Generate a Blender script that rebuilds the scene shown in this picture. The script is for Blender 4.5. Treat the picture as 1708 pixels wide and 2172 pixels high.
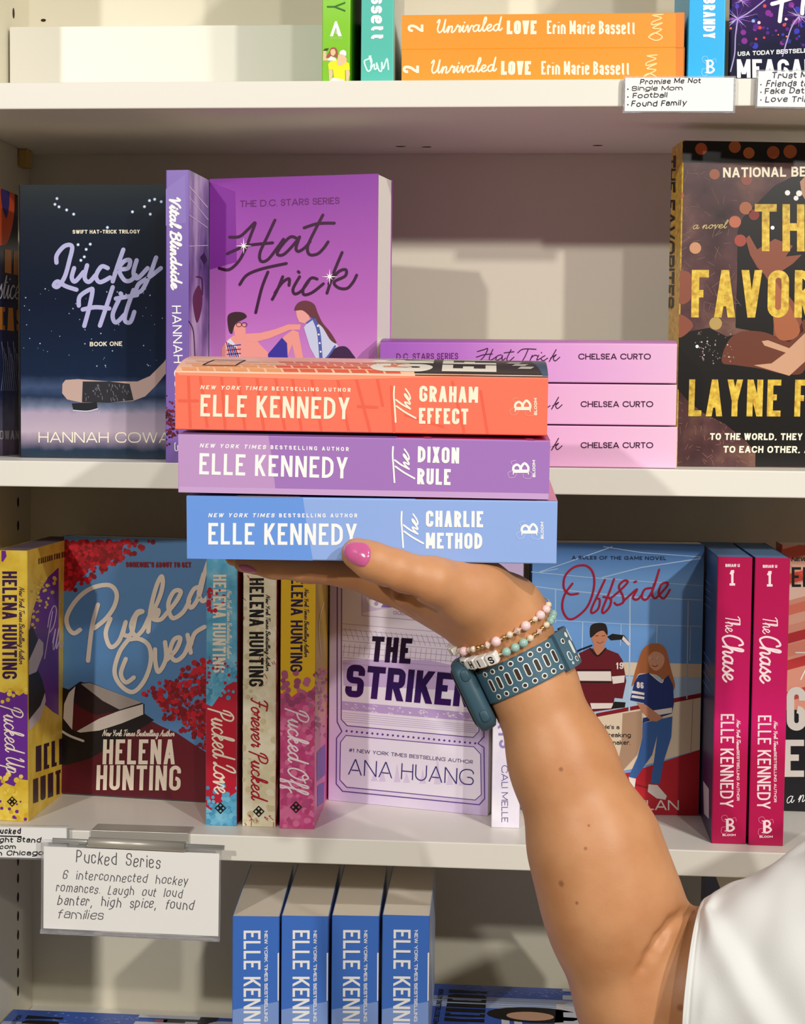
import bpy, bmesh, math, random
import numpy as np
from mathutils import Vector, Matrix, noise as mnoise

random.seed(7)
scene = bpy.context.scene
for o in list(bpy.data.objects):
    bpy.data.objects.remove(o, do_unlink=True)
COL = scene.collection

# ------------------------------------------------------------------ camera
FPX = 3504.04
IMW, IMH = 1708.0, 2172.0
CAM = Vector((0.0, -1.14005, 0.04032))
PIT, YAW, ROL = 0.0632, -0.0827, 0.0105
_f = Vector((math.sin(YAW) * math.cos(PIT), math.cos(YAW) * math.cos(PIT), -math.sin(PIT)))
_r0 = Vector((math.cos(YAW), -math.sin(YAW), 0))
_u0 = _r0.cross(_f)
RIGHT = _r0 * math.cos(ROL) + _u0 * math.sin(ROL)
UP = -_r0 * math.sin(ROL) + _u0 * math.cos(ROL)
FWD = _f
cam_data = bpy.data.cameras.new('camera')
cam_data.sensor_fit = 'HORIZONTAL'
cam_data.sensor_width = 36.0
cam_data.lens = 36.0 * FPX / IMW
cam_data.clip_start = 0.01
cam = bpy.data.objects.new('camera', cam_data)
COL.objects.link(cam)
m = Matrix((RIGHT, UP, -FWD)).transposed().to_4x4()
m.translation = CAM
cam.matrix_world = m
scene.camera = cam

# ------------------------------------------------------------------ light
scene.view_settings.view_transform = 'Standard'
scene.view_settings.look = 'None'
scene.view_settings.gamma = 1.0
scene.view_settings.use_curve_mapping = False
scene.view_settings.exposure = -0.11
world = bpy.data.worlds.new('shop_ambient')
scene.world = world
world.use_nodes = True
bg = world.node_tree.nodes['Background']
bg.inputs[0].default_value = (1.0, 0.95, 0.86, 1)
bg.inputs[1].default_value = 0.10


def ceiling_spot(az, el, dist, power, size, color=(1.0, 0.965, 0.905), aim=(0.0, 0.0, 0.0)):
    ld = bpy.data.lights.new('ceiling_spot', 'AREA')
    ld.shape = 'DISK'
    ld.size = size
    ld.energy = power
    ld.color = color
    lo = bpy.data.objects.new('ceiling_spot', ld)
    COL.objects.link(lo)
    a, e = math.radians(az), math.radians(el)
    p = Vector((math.sin(a) * math.cos(e), -math.cos(a) * math.cos(e), math.sin(e))) * dist + Vector(aim)
    lo.location = p
    lo.rotation_euler = (Vector(aim) - p).to_track_quat('-Z', 'Y').to_euler()
    return lo


ceiling_spot(31, 22, 3.3, 43.0, 0.09)
ceiling_spot(15, 22, 3.3, 19.0, 0.09)
ceiling_spot(-24, 22, 3.3, 36.0, 0.09)
ceiling_spot(36, 43, 2.6, 20.0, 0.10, aim=(0, 0, -0.15))


# ------------------------------------------------------------------ pixel helpers
def ray(x, y):
    return (RIGHT * ((x - IMW / 2) / FPX) - UP * ((y - IMH / 2) / FPX) + FWD)


def PY(x, y, Y):
    d = ray(x, y)
    return CAM + d * ((Y - CAM.y) / d.y)


def PP(x, y, o, n):
    d = ray(x, y)
    return CAM + d * ((o - CAM).dot(n) / d.dot(n))


def PZ(x, y, z):
    d = ray(x, y)
    return CAM + d * ((z - CAM.z) / d.z)


# ------------------------------------------------------------------ materials
def lin(c):
    if isinstance(c, str):
        c = [int(c[i:i + 2], 16) / 255 for i in (1, 3, 5)]
    return [(v / 12.92 if v <= 0.04045 else ((v + 0.055) / 1.055) ** 2.4) for v in c]


_MC = {}


def mat(c, rough=0.42, metal=0.0, spec=0.35, coat=0.0, name='print'):
    key = (c, rough, metal, spec, coat)
    if key in _MC:
        return _MC[key]
    m_ = bpy.data.materials.new(name)
    m_.use_nodes = True
    b = m_.node_tree.nodes['Principled BSDF']
    b.inputs['Base Color'].default_value = (*lin(c), 1)
    b.inputs['Roughness'].default_value = rough
    b.inputs['Metallic'].default_value = metal
    b.inputs['Specular IOR Level'].default_value = spec
    b.inputs['Coat Weight'].default_value = coat
    b.inputs['Coat Roughness'].default_value = 0.12
    _MC[key] = m_
    return m_


def mat_grad(axis, lo, hi, stops, rough=0.38, coat=0.0, noise_amt=0.0, nscale=40.0):
    m_ = bpy.data.materials.new('printed gradient')
    m_.use_nodes = True
    nt = m_.node_tree
    b = nt.nodes['Principled BSDF']
    b.inputs['Roughness'].default_value = rough
    b.inputs['Specular IOR Level'].default_value = 0.35
    b.inputs['Coat Weight'].default_value = coat
    tc = nt.nodes.new('ShaderNodeTexCoord')
    sp = nt.nodes.new('ShaderNodeSeparateXYZ')
    nt.links.new(tc.outputs['Object'], sp.inputs[0])
    mr = nt.nodes.new('ShaderNodeMapRange')
    mr.inputs['From Min'].default_value = lo
    mr.inputs['From Max'].default_value = hi
    src = sp.outputs['XYZ'.index(axis.upper())]
    if noise_amt:
        nz = nt.nodes.new('ShaderNodeTexNoise')
        nz.inputs['Scale'].default_value = nscale
        nz.inputs['Detail'].default_value = 5
        nt.links.new(tc.outputs['Object'], nz.inputs['Vector'])
        ma = nt.nodes.new('ShaderNodeMath')
        ma.operation = 'MULTIPLY_ADD'
        ma.inputs[1].default_value = noise_amt * (hi - lo)
        nt.links.new(nz.outputs['Fac'], ma.inputs[0])
        nt.links.new(src, ma.inputs[2])
        src = ma.outputs[0]
    nt.links.new(src, mr.inputs['Value'])
    cr = nt.nodes.new('ShaderNodeValToRGB')
    els = cr.color_ramp.elements
    while len(els) < len(stops):
        els.new(0.5)
    for e, (p, c) in zip(els, stops):
        e.position = p
        e.color = (*lin(c), 1)
    nt.links.new(mr.outputs[0], cr.inputs[0])
    nt.links.new(cr.outputs[0], b.inputs['Base Color'])
    return m_


def mat_noise(c1, c2, scale, detail=4, rough=0.4, c3=None, lo=0.35, hi=0.65, stretch=(1, 1, 1), kind='noise', spec=0.35):
    m_ = bpy.data.materials.new('printed texture')
    m_.use_nodes = True
    nt = m_.node_tree
    b = nt.nodes['Principled BSDF']
    b.inputs['Roughness'].default_value = rough
    b.inputs['Specular IOR Level'].default_value = spec
    tc = nt.nodes.new('ShaderNodeTexCoord')
    mp = nt.nodes.new('ShaderNodeMapping')
    mp.inputs['Scale'].default_value = stretch
    nt.links.new(tc.outputs['Object'], mp.inputs[0])
    if kind == 'voronoi':
        nz = nt.nodes.new('ShaderNodeTexVoronoi')
        nz.inputs['Scale'].default_value = scale
        out = nz.outputs['Distance']
    else:
        nz = nt.nodes.new('ShaderNodeTexNoise')
        nz.inputs['Scale'].default_value = scale
        nz.inputs['Detail'].default_value = detail
        out = nz.outputs['Fac']
    nt.links.new(mp.outputs[0], nz.inputs['Vector'])
    cr = nt.nodes.new('ShaderNodeValToRGB')
    els = cr.color_ramp.elements
    els[0].position = lo
    els[0].color = (*lin(c1), 1)
    els[1].position = hi
    els[1].color = (*lin(c2), 1)
    if c3:
        e = els.new((lo + hi) / 2)
        e.color = (*lin(c3), 1)
    nt.links.new(out, cr.inputs[0])
    nt.links.new(cr.outputs[0], b.inputs['Base Color'])
    return m_


# ------------------------------------------------------------------ object helpers
def mesh_obj(name, verts, faces, mats, mi=None, parent=None, smooth=False):
    me = bpy.data.meshes.new(name)
    me.from_pydata([tuple(v) for v in verts], [], faces)
    for mm in (mats if isinstance(mats, (list, tuple)) else [mats]):
        me.materials.append(mm)
    if mi is not None:
        me.polygons.foreach_set('material_index', mi)
    if smooth:
        me.polygons.foreach_set('use_smooth', [True] * len(me.polygons))
    me.update()
    o = bpy.data.objects.new(name, me)
    COL.objects.link(o)
    if parent:
        o.parent = parent
    return o


def tag(o, label, cat, group=None):
    o['label'] = label
    o['category'] = cat
    if group:
        o['group'] = group
    return o


def empty(name, loc, label, cat, group=None, mtx=None):
    o = bpy.data.objects.new(name, None)
    o.empty_display_size = 0.02
    COL.objects.link(o)
    if mtx is not None:
        o.matrix_world = mtx
    else:
        o.location = loc
    return tag(o, label, cat, group)


def dup(root, mtx, label):
    r = root.copy()
    COL.objects.link(r)
    r.matrix_world = mtx
    r['label'] = label
    for ch in list(root.children):
        c = ch.copy()
        COL.objects.link(c)
        c.parent = r
        for g in list(ch.children):
            d = g.copy()
            COL.objects.link(d)
            d.parent = c
    return r


class MB:
    """collects boxes, tubes and patches into one mesh"""

    def __init__(s):
        s.v, s.f, s.mi = [], [], []

    def add(s, v, f, mi=0):
        n = len(s.v)
        s.v += [Vector(p) for p in v]
        s.f += [[i + n for i in q] for q in f]
        s.mi += [mi] * len(f)

    def box(s, a, b, mi=0, bev=0.0):
        x0, y0, z0 = a
        x1, y1, z1 = b
        if bev <= 0:
            s.add([(x0, y0, z0), (x1, y0, z0), (x1, y1, z0), (x0, y1, z0), (x0, y0, z1), (x1, y0, z1), (x1, y1, z1), (x0, y1, z1)],
                  [(0, 3, 2, 1), (4, 5, 6, 7), (0, 1, 5, 4), (1, 2, 6, 5), (2, 3, 7, 6), (3, 0, 4, 7)], mi)
        else:
            bm = bmesh.new()
            bmesh.ops.create_cube(bm, size=1.0)
            for v in bm.verts:
                v.co = Vector(((x0 + x1) / 2 + v.co.x * (x1 - x0), (y0 + y1) / 2 + v.co.y * (y1 - y0), (z0 + z1) / 2 + v.co.z * (z1 - z0)))
            bmesh.ops.bevel(bm, geom=list(bm.edges), offset=bev, segments=2, affect='EDGES', profile=0.5)
            bm.verts.index_update()
            s.add([v.co.copy() for v in bm.verts], [[v.index for v in f.verts] for f in bm.faces], mi)
            bm.free()

    def tube(s, pts, r, n=12, mi=0, caps=True):
        pts = [Vector(p) for p in pts]
        rs = r if isinstance(r, (list, tuple)) else [r] * len(pts)
        base = len(s.v)
        up = Vector((0.13, 0.31, 0.94))
        for i, p in enumerate(pts):
            t = (pts[min(i + 1, len(pts) - 1)] - pts[max(i - 1, 0)]).normalized()
            a = t.cross(up).normalized()
            b = t.cross(a)
            for k in range(n):
                an = 2 * math.pi * k / n
                s.v.append(p + (a * math.cos(an) + b * math.sin(an)) * rs[i])
        for i in range(len(pts) - 1):
            for k in range(n):
                k2 = (k + 1) % n
                s.f.append([base + i * n + k, base + i * n + k2, base + (i + 1) * n + k2, base + (i + 1) * n + k])
                s.mi.append(mi)
        if caps:
            s.f.append([base + k for k in range(n)])
            s.f.append([base + (len(pts) - 1) * n + k for k in reversed(range(n))])
            s.mi += [mi, mi]

    def sphere(s, c, r, nu=14, nv=9, mi=0, axes=None):
        c = Vector(c)
        A = axes or (Vector((r, 0, 0)), Vector((0, r, 0)), Vector((0, 0, r)))
        base = len(s.v)
        for j in range(nv + 1):
            th = math.pi * j / nv
            for k in range(nu):
                ph = 2 * math.pi * k / nu
                s.v.append(c + A[0] * (math.sin(th) * math.cos(ph)) + A[1] * (math.sin(th) * math.sin(ph)) + A[2] * math.cos(th))
        for j in range(nv):
            for k in range(nu):
                k2 = (k + 1) % nu
                s.f.append([base + j * nu + k, base + (j + 1) * nu + k, base + (j + 1) * nu + k2, base + j * nu + k2])
                s.mi.append(mi)

    def build(s, name, mats, parent=None, smooth=False, inv=None):
        v = s.v if inv is None else [inv @ p for p in s.v]
        return mesh_obj(name, v, s.f, mats, s.mi, parent, smooth)


# ------------------------------------------------------------------ stroke lettering
def fillet(pts, r, closed=False, seg=5):
    pts = [Vector((p[0], p[1])) for p in pts]
    n = len(pts)
    out = []
    for i, p in enumerate(pts):
        if not closed and (i == 0 or i == n - 1):
            out.append(p)
            continue
        a, b = pts[i - 1], pts[(i + 1) % n]
        d1, d2 = (a - p), (b - p)
        l1, l2 = d1.length, d2.length
        if l1 < 1e-9 or l2 < 1e-9:
            continue
        rr = min(r, l1 * (0.5 if (closed or i > 1) else 1.0), l2 * (0.5 if (closed or i < n - 2) else 1.0))
        d1 /= l1
        d2 /= l2
        p0, p1 = p + d1 * rr, p + d2 * rr
        for k in range(seg + 1):
            t = k / seg
            # circular-ish: rational weight close to a quarter arc
            w = 0.7071
            den = (1 - t) ** 2 + 2 * w * t * (1 - t) + t * t
            out.append((p0 * (1 - t) ** 2 + p * (2 * w * t * (1 - t)) + p1 * t * t) / den)
    res = [out[0]]
    for q in out[1:]:
        if (q - res[-1]).length > 1e-6:
            res.append(q)
    return res


def catmull(pts, sub=6, closed=False):
    P = [Vector((p[0], p[1])) for p in pts]
    if len(P) < 3:
        return P
    n = len(P)
    out = []
    rng = range(n if closed else n - 1)
    for i in rng:
        p0 = P[(i - 1) % n] if (closed or i > 0) else P[0]
        p1, p2 = P[i], P[(i + 1) % n]
        p3 = P[(i + 2) % n] if (closed or i + 2 < n) else P[-1]
        for k in range(sub):
            t = k / sub
            out.append(0.5 * ((2 * p1) + (p2 - p0) * t + (2 * p0 - 5 * p1 + 4 * p2 - p3) * t * t + (3 * p1 - p0 - 3 * p2 + p3) * t ** 3))
    if not closed:
        out.append(P[-1])
    return out


def ribbon(path, w, closed=False, rnd=False, w2=None):
    """polygons of a stroke of width w along a 2D path (w2 = width at the end)"""
    P = [Vector((p[0], p[1])) for p in path]
    n = len(P)
    if n < 2:
        return []
    if rnd and not closed:
        out = []
        for i in range(n):
            ww = w if w2 is None else w + (w2 - w) * i / (n - 1)
            k_ = 10 if i in (0, n - 1) else 8
            out.append([P[i] + Vector((math.cos(2 * math.pi * k / k_), math.sin(2 * math.pi * k / k_))) * ww * 0.5 for k in range(k_)])
            if i < n - 1:
                t = P[i + 1] - P[i]
                if t.length < 1e-9:
                    continue
                nn = Vector((-t.y, t.x)).normalized()
                wb = w if w2 is None else w + (w2 - w) * (i + 1) / (n - 1)
                out.append([P[i] - nn * ww * .5, P[i + 1] - nn * wb * .5, P[i + 1] + nn * wb * .5, P[i] + nn * ww * .5])
        return out
    L, Rr = [], []
    for i in range(n):
        a = P[i - 1] if (i > 0 or closed) else P[0]
        b = P[(i + 1) % n] if (i < n - 1 or closed) else P[-1]
        t = b - a
        if t.length < 1e-9:
            t = Vector((1, 0))
        t.normalize()
        nn = Vector((-t.y, t.x))
        ww = w if w2 is None else w + (w2 - w) * i / (n - 1)
        k = 1.0
        if 0 < i < n - 1 or closed:
            s = (P[i] - a)
            if s.length > 1e-9:
                s.normalize()
                c = max(0.5, abs(s.dot(t)))
                k = 1 / c
        L.append(P[i] + nn * ww * 0.5 * k)
        Rr.append(P[i] - nn * ww * 0.5 * k)
    out = []
    for i in range(n if closed else n - 1):
        j = (i + 1) % n
        out.append([Rr[i], Rr[j], L[j], L[i]])
    return out


GL = {
    'A': ['d 0,0 .5,1', 'd 1,0 .5,1', 'l .22,.28 .78,.28'],
    'B': ['l 0,0 0,1', 'r 0,1 .92,1 .92,.54 0,.54', 'r 0,.54 1,.54 1,0 0,0'],
    'C': ['r 1,.68 1,1 0,1 0,0 1,0 1,.32'],
    'D': ['l 0,0 0,1', 'r 0,1 1,1 1,0 0,0'],
    'E': ['l 0,0 0,1', 'l 0,1 1,1', 'l 0,.52 .85,.52', 'l 0,0 1,0'],
    'F': ['l 0,0 0,1', 'l 0,1 1,1', 'l 0,.5 .85,.5'],
    'G': ['r 1,.72 1,1 0,1 0,0 1,0 1,.48 .55,.48'],
    'H': ['l 0,0 0,1', 'l 1,0 1,1', 'l 0,.52 1,.52'],
    'I': ['l 0,0 0,1'],
    'J': ['r 0,.3 0,0 1,0 1,1'],
    'K': ['l 0,0 0,1', 'd 0,.34 1,1', 'd .34,.55 1,0'],
    'L': ['l 0,0 0,1', 'l 0,0 1,0'],
    'M': ['l 0,0 0,1', 'l 1,0 1,1', 'd 0,1 .5,.12', 'd 1,1 .5,.12'],
    'N': ['l 0,0 0,1', 'l 1,0 1,1', 'd 0,1 1,0'],
    'O': ['c 0,0 1,0 1,1 0,1'],
    'P': ['l 0,0 0,1', 'r 0,1 1,1 1,.44 0,.44'],
    'Q': ['c 0,0 1,0 1,1 0,1', 'd .55,.25 1.05,-.05'],
    'R': ['l 0,0 0,1', 'r 0,1 1,1 1,.47 0,.47', 'd .45,.47 1,0'],
    'S': ['r 1,.72 1,1 0,1 0,.53 1,.53 1,0 0,0 0,.28'],
    'T': ['l 0,1 1,1', 'l .5,0 .5,1'],
    'U': ['r 0,1 0,0 1,0 1,1'],
    'V': ['d 0,1 .5,0', 'd 1,1 .5,0'],
    'W': ['d 0,1 .25,0', 'd .5,1 .25,0', 'd .5,1 .75,0', 'd 1,1 .75,0'],
    'X': ['d 0,1 1,0', 'd 1,1 0,0'],
    'Y': ['d 0,1 .5,.4', 'd 1,1 .5,.4', 'l .5,0 .5,.45'],
    'Z': ['l 0,1 1,1', 'd 1,1 0,0', 'l 0,0 1,0'],
    'a': ['r .05,.52 .05,.7 1,.7 1,0', 'r 1,.42 0,.42 0,0 1,0'],
    'b': ['l 0,0 0,1', 'r 0,.7 1,.7 1,0 0,0'],
    'c': ['r 1,.5 1,.7 0,.7 0,0 1,0 1,.2'],
    'd': ['l 1,0 1,1', 'r 1,.7 0,.7 0,0 1,0'],
    'e': ['r 0,.36 1,.36 1,.7 0,.7 0,0 1,0 1,.14'],
    'f': ['r 1,1 .4,1 .4,0', 'l 0,.68 .95,.68'],
    'g': ['r 1,.7 0,.7 0,0 1,0', 'r 1,.7 1,-.3 0,-.3'],
    'h': ['l 0,0 0,1', 'r 0,.7 1,.7 1,0'],
    'i': ['l 0,0 0,.66', 'l 0,.9 0,.96'],
    'k': ['l 0,0 0,1', 'd 0,.28 .95,.72', 'd .35,.42 1,0'],
    'l': ['l 0,0 0,1'],
    'm': ['l 0,0 0,.7', 'r 0,.7 .5,.7 .5,0', 'r .5,.7 1,.7 1,0'],
    'n': ['l 0,0 0,.7', 'r 0,.7 1,.7 1,0'],
    'o': ['c 0,0 1,0 1,.7 0,.7'],
    'p': ['l 0,-.3 0,.7', 'r 0,.7 1,.7 1,0 0,0'],
    'q': ['l 1,-.3 1,.7', 'r 1,.7 0,.7 0,0 1,0'],
    'r': ['l 0,0 0,.7', 'r 0,.7 1,.7 1,.5'],
    's': ['r 1,.52 1,.7 0,.7 0,.37 1,.37 1,0 0,0 0,.17'],
    't': ['r .3,.95 .3,0 1,0', 'l -.1,.68 .95,.68'],
    'u': ['r 0,.7 0,0 1,0', 'l 1,0 1,.7'],
    'v': ['d 0,.7 .5,0', 'd 1,.7 .5,0'],
    'w': ['d 0,.7 .25,0', 'd .5,.7 .25,0', 'd .5,.7 .75,0', 'd 1,.7 .75,0'],
    'x': ['d 0,.7 1,0', 'd 1,.7 0,0'],
    'y': ['d 0,.7 .5,.05', 'd 1,.7 .35,-.3'],
    'z': ['l 0,.7 1,.7', 'd 1,.7 0,0', 'l 0,0 1,0'],
    '1': ['l .6,0 .6,1', 'd 0,.72 .6,1'],
    '2': ['r 0,.7 0,1 1,1 1,.55 0,.1 0,0', 'l 0,0 1,0'],
    '3': ['r 0,.75 0,1 1,1 1,.54 .3,.54', 'r .3,.54 1,.54 1,0 0,0 0,.25'],
    '6': ['r 1,.75 1,1 0,1 0,0 1,0 1,.55 0,.55'],
    '8': ['c .06,.54 .94,.54 .94,1 .06,1', 'c 0,0 1,0 1,.54 0,.54'],
    '9': ['r 0,.25 0,0 1,0 1,1 0,1 0,.47 1,.47'],
    '0': ['c 0,0 1,0 1,1 0,1'],
    '#': ['d .15,0 .45,1', 'd .6,0 .9,1', 'l 0,.35 1,.35', 'l .05,.68 1,.68'],
    '.': ['l 0,0 0,.02'], ',': ['d .6,.06 0,-.2'], "'": ['l 0,.8 0,1'], '-': ['l 0,.45 1,.45'],
}
GW = {'I': 0, 'i': 0, 'l': 0, '.': 0, "'": 0, ',': .12, 'M': .82, 'W': .95, 'm': .88, 'w': .85, 'E': .5, 'F': .48, 'L': .46, 'f': .34, 't': .34,
      'r': .36, 'T': .58, 'J': .5, 'O': .68, 'Q': .68, 'G': .66, 'C': .64, 'D': .64, 'N': .64, 'A': .68, 'V': .66, 'Y': .62, '1': .32, 's': .44,
      'c': .46, 'a': .48, 'e': .5, '-': .35, 'k': .48, 'z': .46}
GEO = {'O': .98, 'Q': .98, 'C': .84, 'G': .9, 'D': .78, 'N': .76, 'H': .72, 'A': .84, 'W': 1.15, 'M': .92, 'E': .5, 'L': .46, 'S': .52, 'R': .56, 'T': .58,
       'F': .48, 'K': .62, 'U': .7, 'B': .56, 'P': .54, 'Y': .68, 'V': .8, 'I': 0, 'X': .66, 'J': .4}


def glyph_polys(ch, w, t, R, rnd=False):
    """w = width available to the centre line; returns polys with y in 0..1"""
    h = t / 2
    polys = []
    X = lambda x: h + x * w
    Yf = lambda y: h + y * (1 - t)
    for spec in GL.get(ch, []):
        k, *pp = spec.split()
        pts = [tuple(float(q) for q in p.split(',')) for p in pp]
        if k == 'd':
            (x0, y0), (x1, y1) = pts
            ya, yb = (0 if y0 == 0 else 1 if y0 == 1 else Yf(y0)), (0 if y1 == 0 else 1 if y1 == 1 else Yf(y1))
            xa, xb = X(x0), X(x1)
            if rnd:
                polys += ribbon([(xa, Yf(y0)), (xb, Yf(y1))], t, rnd=True)
            elif abs(yb - ya) > abs(xb - xa) * 0.4:
                hw = 0.5 * t * math.hypot(xb - xa, yb - ya) / abs(yb - ya)
                polys.append([Vector((xa - hw, ya)), Vector((xa + hw, ya)), Vector((xb + hw, yb)), Vector((xb - hw, yb))])
            else:
                polys += ribbon([(xa, ya), (xb, yb)], t)
        else:
            P = [Vector((X(x), Yf(y))) for x, y in pts]
            if k != 'c' and not rnd:
                for e, q in ((0, 1), (-1, -2)):
                    x, y = pts[e]
                    d = (P[e] - P[q]).normalized()
                    if (abs(d.x) > .9 and x in (0, 1) and k == 'l') or (abs(d.y) > .9 and y in (0, 1)):
                        P[e] = P[e] + d * h
            path = fillet(P, R, closed=(k == 'c')) if k in 'rc' else P
            polys += ribbon(path, t, closed=(k == 'c'), rnd=rnd)
    return polys


def layout(txt, ratio, t, R=0.3, sp=0.1, geo=False, rnd=False, space=0.32, shear=0.0, jit=0.0):
    """glyph polys in a box [0,ratio] x [0,1]"""
    W = dict(GW)
    if geo:
        W.update(GEO)
    base = sum((space if c == ' ' else W.get(c, .58)) for c in txt)
    fixed = sum(0 if c == ' ' else t for c in txt) + sp * max(0, len(txt) - 1)
    wf = max(0.15, (ratio - fixed) / max(base, 1e-6))
    rr = random.Random(len(txt) * 13 + ord(txt[0]))
    out = []
    x = 0.0
    for c in txt:
        if c == ' ':
            x += space * wf + sp
            continue
        w = W.get(c, .58) * wf
        dx, dy, rot = (rr.uniform(-1, 1) * jit * .5, rr.uniform(-1, 1) * jit, rr.uniform(-1, 1) * jit * 1.2) if jit else (0, 0, 0)
        for p in glyph_polys(c, w, t, R, rnd):
            out.append([Vector((x + v.x + dx + (v.y - 0.3) * (shear + rot), v.y + dy)) for v in p])
        x += w + t + sp
    return out


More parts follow.
